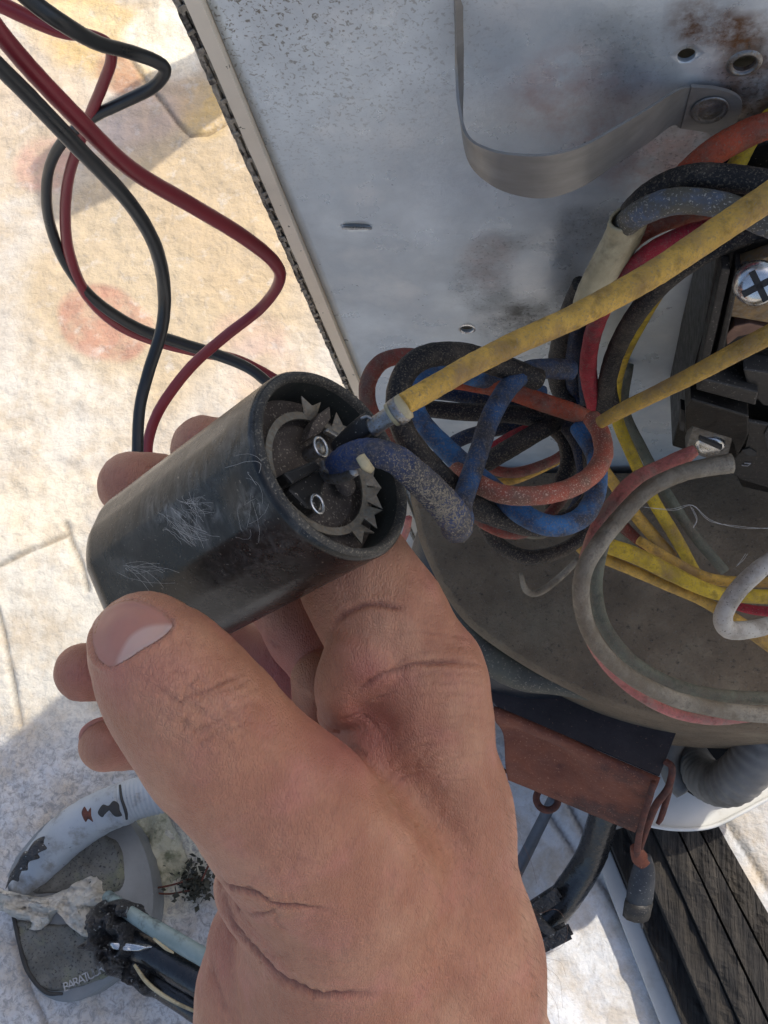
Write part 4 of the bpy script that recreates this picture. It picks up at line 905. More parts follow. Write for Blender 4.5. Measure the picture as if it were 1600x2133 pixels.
sco = np.array([v.co[:] for v in sh.data.vertices]) + WORLD[sh.name]; sx_, sy_, _d = npx(sco)
def smear(cx, cy, rx, ry, rot):
    a = math.radians(rot); u = (sx_ - cx) * math.cos(a) + (sy_ - cy) * math.sin(a); v = -(sx_ - cx) * math.sin(a) + (sy_ - cy) * math.cos(a)
    return np.clip(1.3 - np.hypot(u / rx, v / ry), 0, 1)
du = np.maximum.reduce([smear(375, 1085, 85, 32, 32) * 1.0, smear(425, 1060, 45, 22, 25) * .7, smear(520, 1060, 45, 60, 0) * .55, smear(290, 1190, 60, 22, 15) * .5, smear(440, 960, 260, 60, -38) * .35, smear(560, 1150, 200, 50, -25) * .22])
a_ = sh.data.attributes.new('dust', 'FLOAT', 'POINT'); a_.data.foreach_set('value', du.astype(np.float32))
lathe('rim', F0 - ax * .0002, ax, [(RC - .0004, .0012), (RC - .0006, .0002), (RC - .0014, -.0005), (RC - .0019, -.0004), (RC - .0023, .0004), (RC - .0024, .002)], m_caprim, cap, 96, ux=[0, 0, 1], wob=wob)
lathe('inner_wall', F0, ax, [(RC - .0024, .0012), (RC - .0026, .006), (RC - .0028, .0135)], m_capin, cap, 72, ux=[0, 0, 1], wob=wob)
FD = .0082
c_f = F0 + ax * FD
def on_floor(x, y, lift=0.0):
    r = ray(x, y); c = F0 + ax * (FD - lift); t = np.dot(c - CL, ax) / np.dot(r, ax); return CL + r * t
V = [c_f]; Fc = []; u, v_ = axis_frame()
for i in range(1, 26):
    for k in range(72):
        a = 2 * math.pi * k / 72; r = (RC - .0027) * i / 25; p = c_f + u * math.cos(a) * r + v_ * math.sin(a) * r
        hh = (vnoise(p[None], 500, 2)[0] - .5) * .0006 + (.0006 if .0105 < r < .0118 else 0); V.append(p - ax * hh)
Fc = [(0, 1 + k, 1 + (k + 1) % 72) for k in range(72)]
for i in range(24):
    for k in range(72):
        a = 1 + i * 72; Fc.append((a + k, a + 72 + k, a + 72 + (k + 1) % 72, a + (k + 1) % 72))
link('cover_disc', pymesh('cover_disc', V, Fc), m_capfloor, cap)
# toothed retaining ring
cr = F0 + ax * (FD - .0028); V = []; Fc = []; n = 60
for k in range(n):
    a = 2 * math.pi * k / n
    for r in (.0118, .0134): V.append(cr + u * math.cos(a) * r + v_ * math.sin(a) * r)
for k in range(n): Fc.append((2 * k, 2 * k + 1, 2 * ((k + 1) % n) + 1, 2 * ((k + 1) % n)))
def dir2(x, y):
    d = on_floor(x, y, .0028) - cr; return math.atan2(np.dot(d, v_), np.dot(d, u))
for (x, y) in [(782, 1000), (800, 1050), (795, 1100), (765, 1140), (708, 885), (640, 850)]:
    a = dir2(x, y); wdt = .12
    pts = [(-wdt, .0130), (-wdt * 1.3, .0166), (0, .0148), (wdt * 1.3, .0166), (wdt, .0130)]
    b = len(V)
    for da, r in pts: V.append(cr + (u * math.cos(a + da) + v_ * math.sin(a + da)) * r - ax * (.0012 if r > .0135 else 0))
    Fc.append((b, b + 1, b + 2)); Fc.append((b, b + 2, b + 4)); Fc.append((b + 2, b + 3, b + 4))
o = link('toothed_ring', pymesh('toothed_ring', V, Fc), m_toothmetal, cap, False); md = o.modifiers.new('s', 'SOLIDIFY'); md.thickness = .0004
for (x, y, rr) in [(668, 931, .0021), (661, 1050, .0019)]:
    c = on_floor(x, y, .006); pth = [c + (u * math.cos(t) * 1.0 + v_ * math.sin(t) * .78) * rr for t in [k * math.pi / 8 for k in range(17)]]
    tube3('eyelet', pth, [.00034] * len(pth), m_bright, cap, 2, 8)
    lathe('rivet', on_floor(x, y, .004), -ax, [(.0001, .0006), (.0011, .0005), (.0016, 0), (.0016, -.004)], m_dullmetal, cap, 20)
def slabq(name, pts, lift, th, m, bev=.0004, par=None):
    return prism(name, [on_floor(x, y, lift) for x, y in pts], ax * th, m, par or cap, bev)
slabq('terminal_blade', [(664, 862), (688, 845), (690, 872), (668, 902), (640, 915), (650, 885)], .005, .003, m_capfloor)
slabq('terminal_blade', [(683, 890), (712, 905), (706, 912), (678, 897)], .007, .0012, m_dullmetal)
slabq('terminal_block', [(612, 1000), (672, 972), (680, 995), (668, 1062), (640, 1060), (600, 1020)], .005, .004, m_bake_grey, .0008)
slabq('terminal_block', [(590, 985), (655, 958), (672, 972), (610, 1008)], .007, .003, m_bake_grey, .0006)
slabq('folded_tab', [(672, 958), (688, 956), (698, 972), (692, 985), (676, 976)], .008, .001, m_dullmetal, .0002)
lathe('vent_plug', on_floor(716, 1010, .002), -ax, [(.0001, .0014), (.0022, .0012), (.0026, 0)], m_capfloor, cap, 24)
# connectors crimped to the yellow wire
cn = thing('spade_connector', P(790, 880, .18), 'grey crimped spade connector pushed onto the capacitor terminal at the yellow wire end', 'connector')
wire('crimp_barrel', [(775, 892, .180, 44), (800, 874, .1785, 42), (822, 860, .1775, 46)], m_dullmetal, parent=cn, seg=18, flat=.8)
wire('crimp_collar', [(815, 865, .1775, 54), (845, 845, .1765, 58)], m_sleeve, parent=cn, seg=20, sub=3)
wire('crimp_band', [(824, 861, .1773, 60), (838, 851, .1768, 60)], m_dullmetal, parent=cn, seg=20, sub=3)
wire('spade_body', [(700, 935, .187, 40), (725, 915, .185, 52), (752, 893, .1825, 56), (772, 880, .181, 54)], m_bake_grey, parent=cn, seg=18, flat=.6)
wire('curled_lip', [(752, 872, .1795, 7), (765, 868, .179, 8), (776, 876, .179, 8), (775, 888, .179, 8), (786, 884, .179, 7)], m_dullmetal, parent=cn, seg=8)
bw = thing('blue_capacitor_wire', P(740, 950, .18), 'dust coated thick blue wire bending out of the capacitor mouth to a grimy end', 'wire')
wire('insulation', [(690, 975, .188, 44), (720, 955, .182, 56), (765, 942, .178, 60), (820, 955, .178, 62), (870, 995, .182, 66), (915, 1040, .190, 70), (945, 1078, .202, 72), (952, 1098, .215, 68)], wire_mat('dusty_blue_insulation', (.03, .06, .16), .78, (.05, .05, .056)), parent=bw, seg=22, rough=.03)
wire('bared_crimp', [(672, 985, .1885, 30), (695, 992, .187, 34), (722, 985, .184, 34), (740, 978, .181, 28)], m_dullmetal, parent=bw, seg=16)
wire('pale_tab', [(750, 950, .1735, 22), (762, 968, .1735, 24), (775, 980, .176, 16)], m_sleeve, parent=bw, seg=12, flat=.5)
bo = [c for c in bpy.data.objects if c.name.startswith('insulation')][-1]; ow = WORLD[bo.name]
bt = BVHTree.FromPolygons([Vector(ow) + v.co for v in bo.data.vertices], [tuple(f.vertices) for f in bo.data.polygons])
V = []; Fc = []
for k in range(1800):   # crumbs of dust clinging to the grimy wire, thickest at its end
    t = random.random() ** .45; q = (790 + 160 * t + random.gauss(0, 26), 945 + 145 * t + random.gauss(0, 26) + (-18 if t < .5 else 0))
    h_ = bt.ray_cast(Vector(CL), Vector(ray(*q)).normalized(), .5)[0]
    if h_ is None: continue
    c = np.array(h_); s_ = random.uniform(.00006, .00018) * (.5 + .7 * t); b = len(V)
    for dx in ((1, 1, 1), (-1, -1, 1), (-1, 1, -1), (1, -1, -1)): V.append(c + np.array(dx) * s_)
    Fc += [(b, b + 1, b + 2), (b, b + 3, b + 1), (b, b + 2, b + 3), (b + 1, b + 3, b + 2)]
dc = link('dust_crumbs', pymesh('dust_crumbs', V, Fc), mat('tan_dust', (.26, .22, .16), (.15, .13, .10), 900, .95, bump=None), bw, False); dc['kind'] = 'stuff'
# cobweb threads on the shell
def on_shell(x, y, lift=.0002):
    r = ray(x, y); o = CL - F0; d = r - ax * np.dot(r, ax); e = o - ax * np.dot(o, ax); rr = RC * .99 + lift + .0003
    A_, B_, C_ = d @ d, 2 * d @ e, e @ e - rr * rr; D_ = B_ * B_ - 4 * A_ * C_
    return CL + r * ((-B_ - math.sqrt(D_)) / (2 * A_)) if D_ > 0 else None
V = []; Fc = []
def thread(p0, p1, wig, rad):
    q = []
    wig *= 1.2; mx_, my_ = random.uniform(-wig, wig), random.uniform(-wig, wig)
    for i in range(9):
        t = i / 8; b_ = 4 * t * (1 - t); s = on_shell(p0[0] + (p1[0] - p0[0]) * t + mx_ * b_ + random.uniform(-1, 1), p0[1] + (p1[1] - p0[1]) * t + my_ * b_ + random.uniform(-1, 1), .00015 + random.random() * .0003)
        if s is None: return
        q.append(s)
    v2, f2 = tube_data(q, [rad] * 9, 4, False); b = len(V); V.extend(v2); Fc.extend([tuple(i + b for i in f) for f in f2])
for k in range(26):
    sx, sy = random.uniform(325, 400), random.uniform(1055, 1110); t = random.random()
    thread((sx, sy), (sx + random.uniform(20, 75), sy + random.uniform(10, 55)), 6, random.uniform(  .000012, .00003))
for k in range(26): thread((392 + random.gauss(0, 12), 1050 + random.gauss(0, 10)), (420 + random.gauss(0, 22), 1062 + random.gauss(0, 16)), 8, .00002)
for k in range(8): thread((515 + random.gauss(0, 20), 1065 + random.gauss(0, 22)), (525 + random.gauss(0, 22), 1045 + random.gauss(0, 40)), 12, .000014)
for k in range(10): thread((262 + random.gauss(0, 5), 1180 + random.gauss(0, 4)), (330 + random.gauss(0, 20), 1200 + random.gauss(0, 18)), 10, .00002)
thread((470, 975), (540, 985), 30, .00003); thread((490, 950), (545, 960), 18, .00002); thread((520, 985), (535, 1010), 10, .00003)
cbw = link('cobweb_threads', pymesh('cobweb_threads', V, Fc), m_thread, cap); cbw['kind'] = 'stuff'

# ------------------------------------------------------------------ the hand, one continuous surface grown from a distance field
def hp(x, y, d): return np.array([(x - 800) / F * d, -(y - 1066.5) / F * d, d])
def rp(r, d): return r * d / F
def smin(a, b, k):
    h = np.maximum(k - np.abs(a - b), 0) / k; return np.minimum(a, b) - h * h * k * .25
def smax(a, b, k): return -smin(-a, -b, k)
def cone(p, A, B):
    a = hp(*A[:3]); b = hp(*B[:3]); ra = rp(A[3], A[2]); rb = rp(B[3], B[2]); ab = b - a; q = p - a
    t = np.clip((q @ ab) / (ab @ ab), 0, 1); return np.linalg.norm(q - t[:, None] * ab, axis=1) - (ra + (rb - ra) * t)
def chain(p, pts, k=.004):
    d = None
    for A, B in zip(pts[:-1], pts[1:]):
        e = cone(p, A, B); d = e if d is None else smin(d, e, k)
    return d
def ell(p, c, r3, rot=0.0):
    """ellipsoid, radii in px at its depth (x,y,depth)"""
    q = p - hp(*c); cs, sn = math.cos(rot), math.sin(rot); s_ = c[2] / F
    x = q[:, 0] * cs + q[:, 1] * sn; y = -q[:, 0] * sn + q[:, 1] * cs
    k0 = np.sqrt((x / (r3[0] * s_)) ** 2 + (y / (r3[1] * s_)) ** 2 + (q[:, 2] / (r3[2] * s_)) ** 2)
    return (k0 - 1) * min(r3) * s_ * (.5 + .5 * np.minimum(k0, 2))
THUMB = [(292, 1338, .1795, 92), (330, 1385, .1785, 112), (400, 1480, .181, 128), (470, 1560, .184, 136), (606, 1702, .190, 160), (705, 1828, .199, 198)]
INDEX = [(862, 1405, .220, 143), (798, 1285, .217, 124), (735, 1185, .217, 112), (660, 1075, .232, 92), (590, 1000, .243, 82), (505, 955, .250, 72), (424, 934, .246, 68)]
MIDDLE = [(760, 1450, .252, 105), (640, 1310, .247, 84), (590, 1230, .252, 80), (500, 1130, .262, 78), (400, 1060, .262, 74), (330, 1025, .254, 72), (275, 1010, .248, 70)]
RING = [(740, 1530, .264, 100), (600, 1410, .268, 88), (480, 1370, .276, 78), (380, 1375, .270, 70), (270, 1395, .258, 64), (175, 1400, .248, 60)]
PINKY = [(740, 1620, .272, 100), (600, 1560, .278, 80), (470, 1535, .278, 68), (340, 1542, .266, 62), (222, 1549, .254, 57)]
def hand_sdf(p):
    d = chain(p, [(1010, 2560, .250, 238), (955, 2300, .238, 214), (918, 2000, .228, 194), (888, 1700, .225, 160), (864, 1432, .221, 143)], .010)
    d = smin(d, chain(p, [(800, 2560, .246, 270), (745, 2300, .230, 255), (725, 1980, .213, 228)], .012), .012)
    d = smin(d, chain(p, [(620, 1750, .215, 120), (790, 1850, .218, 135), (900, 1930, .222, 140)], .01), .009)
    d = smin(d, chain(p, [(760, 1570, .240, 125), (830, 1640, .235, 130)]), .008)
    d = smin(d, chain(p, [(862, 1490, .220, 136), (820, 1570, .231, 112)]), .008)
    th = chain(p, THUMB, .010)
    th = smin(th, ell(p, (425, 1490, .176), (100, 90, 70), -.9), .006)      # thumb knuckle
    # flatten the nail bed
    a, b = hp(285, 1310, .180), hp(250, 1365, .180)
    nrm = np.array([-.10, .22, -1.0]); nrm /= np.linalg.norm(nrm)
    d = smin(d, th, .010)
    d = smin(d, ell(p, (560, 1880, .205), (120, 70, 110), -.4), .006)       # wrist fold bulge
    d = smin(d, ell(p, (700, 1760, .198), (185, 112, 115), -.75), .008)
    lobe = chain(p, [(640, 2560, .250, 190), (588, 2300, .236, 172), (572, 2080, .226, 150), (548, 1960, .222, 112)], .008)
    d = smin(d, lobe, .0022)
    ix = chain(p, INDEX, .005)
    fd = smin(ix, ell(p, (770, 1260, .217), (120, 105, 100), -.9), .005)
    md = chain(p, MIDDLE, .004); rg_ = chain(p, RING, .004); pk = chain(p, PINKY, .004)
    fd = smin(fd, md, .0010); rp2 = smin(rg_, pk, .0010); fd = smin(fd, rp2, .0010)
    d = smin(d, fd, .0035)
    lob = chain(p, [(764, 1368, .211, 94), (738, 1430, .213, 82), (700, 1486, .2195, 40)], .003)   # fold of flesh at the index base
    d = smin(d, lob, .0010)
    d = smin(d, chain(p, [(668, 1420, .236, 66), (652, 1480, .238, 44)]), .001)
    return d
def crease_list():
    # (polyline, width px, depth mm, max camera depth)
    return [
        ([(352, 1497), (372, 1468), (400, 1448), (440, 1436), (478, 1418), (516, 1398)], 4.5, .42, .2),
        ([(372, 1470), (384, 1448), (402, 1420), (420, 1408)], 3.5, .25, .2),
        ([(428, 1452), (470, 1440), (505, 1424), (530, 1408)], 3.5, .3, .2),
        ([(368, 1548), (410, 1524), (455, 1502), (500, 1478), (535, 1455)], 4, .28, .2),
        ([(440, 1500), (470, 1486), (500, 1466)], 3, .2, .2), ([(380, 1530), (386, 1500), (400, 1476)], 3, .2, .2),
        ([(300, 1436), (318, 1408), (345, 1384), (385, 1366)], 3, .16, .2), ([(312, 1450), (326, 1420), (350, 1395)], 3, .12, .2),
        ([(330, 1470), (340, 1440), (356, 1418)], 3, .12, .2), ([(455, 1480), (480, 1460), (520, 1442), (560, 1420)], 3, .15, .2),
        ([(345, 1520), (352, 1480), (372, 1440)], 3.5, .25, .2), ([(398, 1560), (440, 1535), (490, 1510)], 3.5, .22, .2), ([(360, 1500), (350, 1470), (362, 1440), (385, 1415)], 3, .2, .2),
        ([(560, 1330), (585, 1350)], 3, .3, .26), ([(880, 1500), (940, 1492), (1020, 1498)], 3, .2, .24), ([(870, 1525), (940, 1512), (1030, 1520)], 3, .16, .24), ([(760, 1470), (800, 1448), (840, 1436)], 3.5, .3, .24),
        ([(700, 1540), (740, 1560), (790, 1600)], 3.5, .3, .26), ([(790, 1610), (830, 1575), (880, 1552), (950, 1545)], 3.5, .3, .25), ([(820, 1640), (850, 1620), (880, 1616)], 4, .4, .26),
        ([(770, 1575), (830, 1618), (885, 1668), (925, 1730), (960, 1810)], 42, 2.8, .26), ([(720, 1470), (780, 1510), (840, 1560)], 40, 2.2, .26),
        ([(690, 1308), (712, 1284), (745, 1268), (785, 1262), (825, 1264), (850, 1262)], 6, .75, .24),
        ([(735, 1448), (765, 1424), (795, 1404), (835, 1390), (885, 1382), (950, 1380), (1012, 1388)], 5.5, .7, .24),
        ([(770, 1440), (800, 1412), (830, 1380), (870, 1362), (930, 1352)], 3.5, .28, .24),
        ([(800, 1325), (860, 1318), (930, 1322), (980, 1330)], 3.5, .22, .24),
        ([(840, 1345), (900, 1340), (960, 1348), (1000, 1362)], 3, .15, .24),
        ([(830, 1420), (890, 1404), (950, 1402), (1015, 1410)], 3, .22, .24), ([(840, 1440), (900, 1424), (970, 1422), (1020, 1432)], 3, .2, .24),
        ([(835, 1462), (900, 1446), (970, 1446), (1020, 1452)], 3, .18, .24), ([(860, 1480), (930, 1470), (1010, 1478)], 3, .15, .24),
        ([(700, 1500), (740, 1502), (775, 1520), (815, 1560)], 4, .35, .26), ([(800, 1590), (850, 1545), (920, 1520), (980, 1515)], 4, .25, .26),
        ([(800, 1620), (850, 1600), (905, 1600)], 4, .3, .26), ([(820, 1560), (860, 1530), (900, 1510)], 3, .2, .26),
        ([(452, 1812), (470, 1838), (505, 1852), (540, 1860), (565, 1880), (600, 1888), (650, 1893), (690, 1900)], 5, .9, .25),
        ([(490, 1865), (500, 1888), (525, 1902), (560, 1900), (578, 1888)], 4, .55, .25),
        ([(560, 1880), (572, 1905), (578, 1925), (600, 1945)], 4, .3, .25),
        ([(462, 1835), (478, 1900), (500, 1945), (535, 1985), (570, 2018), (620, 2052), (680, 2070), (740, 2076), (800, 2074)], 7, 1.1, .25),
        ([(445, 1990), (455, 2050), (480, 2120)], 8, .35, .25), ([(520, 1960), (560, 1985), (610, 1998)], 4, .2, .25),
        ([(560, 1780), (600, 1790), (660, 1785)], 4, .12, .25), ([(610, 1990), (680, 2005), (760, 2005)], 4, .15, .25),
    ]
def grow(h):
    lo = np.array([-.102, -.158, .152]); hi = np.array([.046, .028, .300]); n = np.ceil((hi - lo) / h).astype(int); B = 10
    n = (n // B + 1) * B
    f = np.full(n + 1, .01, np.float32)
    cx = [lo[i] + h * B * (np.arange(n[i] // B) + .5) for i in range(3)]
    C = np.stack(np.meshgrid(*cx, indexing='ij'), -1); cs = C.shape[:3]; dc_ = hand_sdf(C.reshape(-1, 3)).reshape(cs)
    # sign for every block, refined where the surface may pass
    act = np.argwhere(np.abs(dc_) < h * B * 1.15); neg = np.argwhere(dc_ <= -h * B * 1.15)
    for (i, j, k) in neg: f[i * B:i * B + B + 1, j * B:j * B + B + 1, k * B:k * B + B + 1] = -.01
    g = np.arange(B + 1) * h; G = np.stack(np.meshgrid(g, g, g, indexing='ij'), -1).reshape(-1, 3)
    for s0 in range(0, len(act), 200):
        bl = act[s0:s0 + 200]; pts = (lo + bl * h * B)[:, None, :] + G[None]; v = hand_sdf(pts.reshape(-1, 3)).reshape(len(bl), B + 1, B + 1, B + 1)
        for b_, (i, j, k) in enumerate(bl): f[i * B:i * B + B + 1, j * B:j * B + B + 1, k * B:k * B + B + 1] = v[b_]
    # surface nets
    s = f < 0; c8 = np.zeros(n, np.uint8)
    for dx in (0, 1):
        for dy in (0, 1):
            for dz in (0, 1): c8 += s[dx:n[0] + dx, dy:n[1] + dy, dz:n[2] + dz]
    cells = np.argwhere((c8 > 0) & (c8 < 8)); ids = np.full(n, -1, np.int32); ids[tuple(cells.T)] = np.arange(len(cells))
    acc = np.zeros((len(cells), 3)); cnt = np.zeros(len(cells))
    co8 = [(a, b, c) for a in (0, 1) for b in (0, 1) for c in (0, 1)]
    vals = {c: f[cells[:, 0] + c[0], cells[:, 1] + c[1], cells[:, 2] + c[2]] for c in co8}
    for c in co8:
        for axn in range(3):
            if c[axn] == 0:
                e = list(c); e[axn] = 1; e = tuple(e); va, vb = vals[c], vals[e]; m = (va < 0) != (vb < 0)
                t = np.where(m, va / (va - vb + 1e-20), 0); pt = np.array(c, float)[None] + np.eye(3)[axn][None] * t[:, None]
                acc += pt * m[:, None]; cnt += m
    vert = lo + (cells + acc / cnt[:, None]) * h
    quads = []
    for axn in range(3):
        o1, o2 = [(1, 2), (2, 0), (0, 1)][axn]
        sl0 = [slice(None)] * 3; sl1 = [slice(None)] * 3; sl0[axn] = slice(0, n[axn]); sl1[axn] = slice(1, n[axn] + 1)
        e = s[tuple(sl0)] != s[tuple(sl1)]; E_ = np.argwhere(e); E_ = E_[(E_[:, o1] > 0) & (E_[:, o2] > 0) & (E_[:, o1] < n[o1]) & (E_[:, o2] < n[o2])]
        d1 = np.eye(3, dtype=int)[o1]; d2 = np.eye(3, dtype=int)[o2]
        q = np.stack([ids[tuple((E_ - d1 - d2).T)], ids[tuple((E_ - d2).T)], ids[tuple(E_.T)], ids[tuple((E_ - d1).T)]], 1)
        fl = s[tuple(E_.T)]; q[~fl] = q[~fl][:, ::-1]; quads.append(q)
    return vert, np.concatenate(quads)
HG = .00046
hv, hf = grow(HG)
for _ in range(2):   # gradient projection onto the surface, kills stair-steps
    e = 1e-4; d0 = hand_sdf(hv); g = np.stack([hand_sdf(hv + np.eye(3)[i] * e) - d0 for i in range(3)], 1) / e
    gl = np.linalg.norm(g, axis=1, keepdims=True) + 1e-9; hv = hv - g / gl * np.clip(d0[:, None] / gl, -HG, HG) * .7
gn = g / gl
hx = 800 + F * hv[:, 0] / hv[:, 2]; hy = 1066.5 - F * hv[:, 1] / hv[:, 2]; front = np.clip((-(gn * hv).sum(1) / np.linalg.norm(hv, axis=1) - .02) / .25, 0, 1)
disp = np.zeros(len(hv)); crs = np.zeros(len(hv))
def fine_lines():
    rr_ = random.Random(4); out = []
    for k in range(34):   # fine lines across the index side
        x0 = rr_.uniform(770, 930); y0 = rr_.uniform(1300, 1620); L = rr_.uniform(50, 150); sl_ = rr_.uniform(-.30, .02)
        out.append(([(x0, y0), (x0 + L * .5, y0 + L * .5 * sl_ - rr_.uniform(0, 6)), (x0 + L, y0 + L * sl_)], rr_.uniform(2, 3), rr_.uniform(.07, .17), .25))
    for k in range(22):   # radiating lines in the web
        a = rr_.uniform(-.2, 1.3); r0 = rr_.uniform(25, 60); r1 = r0 + rr_.uniform(30, 90); c = (850, 1640)
        out.append(([(c[0] + r0 * math.cos(a), c[1] - r0 * math.sin(a) * .9), (c[0] + r1 * math.cos(a - .1), c[1] - r1 * math.sin(a - .1))], 2.4, rr_.uniform(.1, .2), .26))
    for k in range(26):   # knuckle wrinkles on the thumb
        x0 = rr_.uniform(320, 450); y0 = 1380 + (x0 - 320) * .45 + rr_.uniform(-10, 110); L = rr_.uniform(40, 95)
        out.append(([(x0, y0 + L * .35), (x0 + L * .45, y0), (x0 + L, y0 - L * .35)], rr_.uniform(2, 3), rr_.uniform(.08, .2), .2))
    for k in range(16):   # long faint lines on the thumb base
        x0 = rr_.uniform(560, 820); y0 = rr_.uniform(1620, 1800); L = rr_.uniform(50, 130)
        out.append(([(x0, y0), (x0 - L * .15, y0 + L * .5), (x0 - L * .38, y0 + L)], 2.2, rr_.uniform(.06, .13), .25))
    return out
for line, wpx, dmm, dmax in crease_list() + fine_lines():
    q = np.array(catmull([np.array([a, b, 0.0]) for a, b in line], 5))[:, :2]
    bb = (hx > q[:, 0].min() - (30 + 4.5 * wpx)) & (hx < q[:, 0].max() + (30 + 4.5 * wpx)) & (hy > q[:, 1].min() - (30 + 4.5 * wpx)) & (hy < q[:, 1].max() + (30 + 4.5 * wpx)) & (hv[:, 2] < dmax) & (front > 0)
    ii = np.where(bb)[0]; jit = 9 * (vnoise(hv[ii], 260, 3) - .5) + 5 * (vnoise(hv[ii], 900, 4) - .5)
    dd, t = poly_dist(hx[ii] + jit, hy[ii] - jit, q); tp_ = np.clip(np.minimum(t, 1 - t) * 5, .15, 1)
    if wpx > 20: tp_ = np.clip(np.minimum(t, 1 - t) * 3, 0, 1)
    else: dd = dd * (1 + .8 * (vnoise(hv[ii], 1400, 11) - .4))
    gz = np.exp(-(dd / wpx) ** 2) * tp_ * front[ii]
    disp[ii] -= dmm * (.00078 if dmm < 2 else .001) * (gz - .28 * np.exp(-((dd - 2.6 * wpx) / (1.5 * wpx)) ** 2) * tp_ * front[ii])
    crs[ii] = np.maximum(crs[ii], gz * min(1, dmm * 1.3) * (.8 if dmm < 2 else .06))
# nail outline of the thumb
NAIL = [(233, 1388), (210, 1376), (196, 1350), (194, 1310), (206, 1278), (230, 1256), (262, 1247), (296, 1252), (330, 1268), (358, 1297), (352, 1314), (328, 1334), (296, 1353), (262, 1375)]
nq = np.array(catmull([np.array([a, b, 0.0]) for a, b in NAIL], 5, True))[:, :2]
def inside(px, py, poly):
    r = np.zeros(px.shape, bool); n = len(poly)
    for i in range(n):
        x0, y0 = poly[i]; x1, y1 = poly[(i + 1) % n]; c = ((y0 > py) != (y1 > py)) & (px < (x1 - x0) * (py - y0) / (y1 - y0 + 1e-12) + x0); r ^= c
    return r
m_ = (hx > 150) & (hx < 420) & (hy > 1200) & (hy < 1440) & (hv[:, 2] < .19) & (front > 0); ii = np.where(m_)[0]
dd, t = poly_dist(hx[ii], hy[ii], np.vstack([nq, nq[:1]])); ins = inside(hx[ii], hy[ii], nq)
disp[ii] += np.where(ins, -.0007 * np.clip(dd / 8, 0, 1), .0006 * np.exp(-((dd - 9) / 8) ** 2) * (hy[ii] > 1290)) * front[ii] - .0005 * np.exp(-(dd / 4) ** 2) * (~ins)
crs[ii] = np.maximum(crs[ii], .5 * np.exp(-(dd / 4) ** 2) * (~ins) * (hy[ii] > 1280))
# gentle unevenness, tendons and wrinkling
disp += (vnoise(hv, 90, 1) - .5) * .0008 + (vnoise(hv, 260, 2) - .5) * .00025
st = hv * np.array([1, .35, .6]); disp += (vnoise(st @ np.array([[.8, -.6, 0], [.6, .8, 0], [0, 0, 1.0]]), 900, 5) - .5) * .00016
kn = np.exp(-(((hx - 430) / 120) ** 2 + ((hy - 1480) / 80) ** 2)) * (hv[:, 2] < .19)
disp += (vnoise((hv @ np.array([[.8, .6, 0], [-.6, .8, 0], [0, 0, 1.0]])) * np.array([.35, 1, .5]), 1000, 7) - .5) * .0010 * kn
hv = hv + gn * disp[:, None]
fl = np.zeros(len(hv))
def fz(cx, cy, rx, ry, a, dlo=.1, dhi=.4):
    global fl
    fl = np.maximum(fl, a * np.exp(-(((hx - cx) / rx) ** 2 + ((hy - cy) / ry) ** 2) * 1.2) * (hv[:, 2] > dlo) * (hv[:, 2] < dhi))
fz(740, 1540, 110, 90, .55); fz(770, 1400, 60, 60, .45); fz(290, 1540, 90, 60, .65, .22); fz(210, 1410, 90, 60, .55, .22); fz(560, 1420, 150, 130, .8, .235); fz(300, 1010, 110, 80, .35, .22)
fz(420, 930, 80, 70, .3, .22); fz(470, 1980, 50, 160, .3); fz(330, 1400, 100, 60, .25); fz(240, 1400, 40, 60, .5, .1, .2)
cam3 = hv * np.array([1, 1, -1]); wv = CL + cam3 @ R.T
hand = thing('hand', P(790, 1900, .24), 'bare left hand reaching up from the bottom, holding the black capacitor', 'person')
hand.name = 'person_hand' if False else 'hand'
me = np_mesh('hand_skin', wv, hf[:, ::-1] if False else hf)
bm = bmesh.new(); bm.from_mesh(me); bmesh.ops.recalc_face_normals(bm, faces=bm.faces); bm.to_mesh(me); bm.free()
a = me.attributes.new('flush', 'FLOAT', 'POINT'); a.data.foreach_set('value', fl.astype(np.float32))
a = me.attributes.new('crease_shade', 'FLOAT', 'POINT'); a.data.foreach_set('value', crs.astype(np.float32))
print('hand verts', len(wv), 'quads', len(hf))
bvh = BVHTree.FromPolygons([Vector(x) for x in wv], [tuple(x) for x in hf.tolist()]) if True else None
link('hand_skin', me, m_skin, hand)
def on_hand(x, y):
    r = Vector(ray(x, y)).normalized(); hit = bvh.ray_cast(Vector(CL), r, .5); return (np.array(hit[0]), np.array(hit[1])) if hit[0] is not None else (None, None)
def nail_patch(name, outline, m, lift, seedc, parent, rings=16, expo=5):
    V = []; Fc = []; n = len(outline); c = np.array(seedc, float); tow = -np.array(ray(*seedc)); tow /= np.linalg.norm(tow); base = []
    for i in range(rings + 1):
        s_ = i / rings
        for k in range(n):
            q = c + (outline[k] - c) * s_; h_, _ = on_hand(*q)
            if h_ is None: h_ = base[-n] if len(base) >= n else on_hand(*c)[0]
            base.append(h_); V.append(h_)
    V = np.array(V).reshape(rings + 1, n, 3)
    for _ in range(12):   # smooth so the plate is an even arch
        W_ = V.copy(); W_[1:-1] = .5 * V[1:-1] + .125 * (V[2:] + V[:-2]) + .125 * (np.roll(V, 1, 1) + np.roll(V, -1, 1))[1:-1]; W_[0] = W_[1].mean(0); V = W_
    for i in range(rings + 1): V[i] += tow * lift * (1 - .9 * (i / rings) ** expo)
    V = V.reshape(-1, 3)
    for i in range(rings):
        for k in range(n): Fc.append((i * n + k, i * n + (k + 1) % n, (i + 1) * n + (k + 1) % n, (i + 1) * n + k))
    return link(name, pymesh(name, V, Fc), m, parent)
nl = nail_patch('thumbnail', nq, m_nail, .00085, (275, 1305), hand, 30)
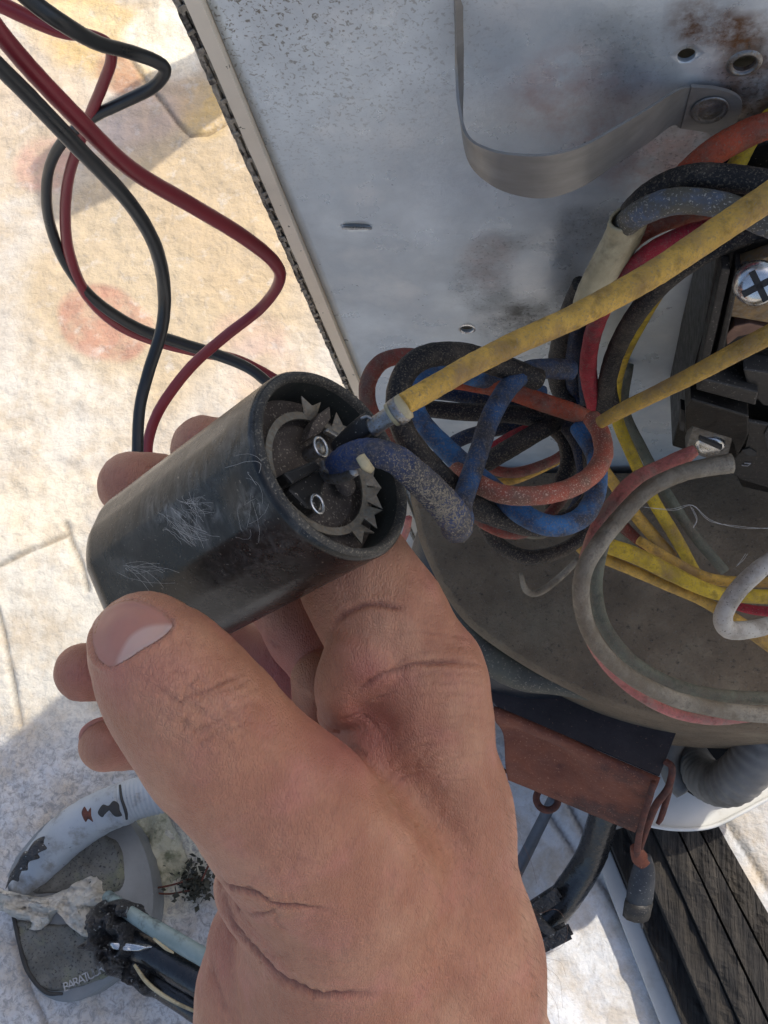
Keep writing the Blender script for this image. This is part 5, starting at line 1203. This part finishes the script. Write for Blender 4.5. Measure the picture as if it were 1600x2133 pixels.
lq = np.array(catmull([np.array([a, b, 0.0]) for a, b in [(244, 1380), (256, 1350), (274, 1324), (302, 1307), (332, 1301), (362, 1303), (356, 1320), (330, 1340), (298, 1360), (266, 1382)]], 5, True))[:, :2]
nco = np.array([v.co[:] for v in nl.data.vertices]) + WORLD[nl.name]; qx, qy, _d = npx(nco)
dd, t = poly_dist(qx, qy, np.vstack([lq, lq[:1]])); sgn = np.where(inside(qx, qy, lq), 1, -1)
at_ = nl.data.attributes.new('moon', 'FLOAT', 'POINT'); at_.data.foreach_set('value', np.clip(.5 + sgn * dd / 9, 0, 1).astype(np.float32))
# far fingernail edge of the lowest finger
V = []; Fc = []
pq = catmull([P(x, y, d) for x, y, d in [(167, 1545, .2515), (173, 1522, .2512), (194, 1505, .2512), (224, 1496, .2525), (255, 1491, .254)]], 6)
tube3('fingernail', pq, [.0003, .0005] + [.0007] * (len(pq) - 4) + [.0005, .0003], m_nail, hand, 1, 10, flat=.6)
# fine hairs on the wrist and its outline
V = []; Fc = []
tips = 0
for k in range(900):
    x, y = random.uniform(860, 1145), random.uniform(1620, 2133)
    if k > 620: x, y = 1060 + (y - 1600) * .16 + random.uniform(-30, 12), y
    h_, nn = on_hand(x, y)
    if h_ is None: continue
    r = ray(x, y); 
    if np.dot(nn, r) > 0: nn = -nn
    dn = P(x + random.uniform(5, 30), y + 40, depth_of(h_)) - h_; dn /= np.linalg.norm(dn); L = random.uniform(.0010, .0026) * (1.3 if k > 620 else 1)
    cr_ = random.uniform(-.4, .4) * np.cross(nn, dn); q = [h_ - nn * .0001, h_ + (dn * .5 + cr_ * .2) * L + nn * L * .22, h_ + (dn + cr_) * L + nn * L * .30]
    v2, f2 = tube_data(q, [.000020, .000014, .000005], 4, False); b = len(V); V += v2; Fc += [tuple(i + b for i in f) for f in f2]
for pts in ([(1118, 1905), (1160, 1895), (1182, 1930), (1172, 1970), (1130, 1990)], [(1130, 2010), (1165, 2040), (1172, 2100)], [(1135, 1995), (1168, 2005), (1180, 2035)], [(1090, 1760), (1108, 1800), (1118, 1840)], [(1140, 2060), (1160, 2095), (1165, 2133)]):
    q = catmull([P(x, y, .222) for x, y in pts], 6); v2, f2 = tube_data(q, [.00003] * len(q), 4, False); b = len(V); V += v2; Fc += [tuple(i + b for i in f) for f in f2]
hr = link('arm_hair', pymesh('arm_hair', V, Fc), m_hair, hand); hr['kind'] = 'stuff'
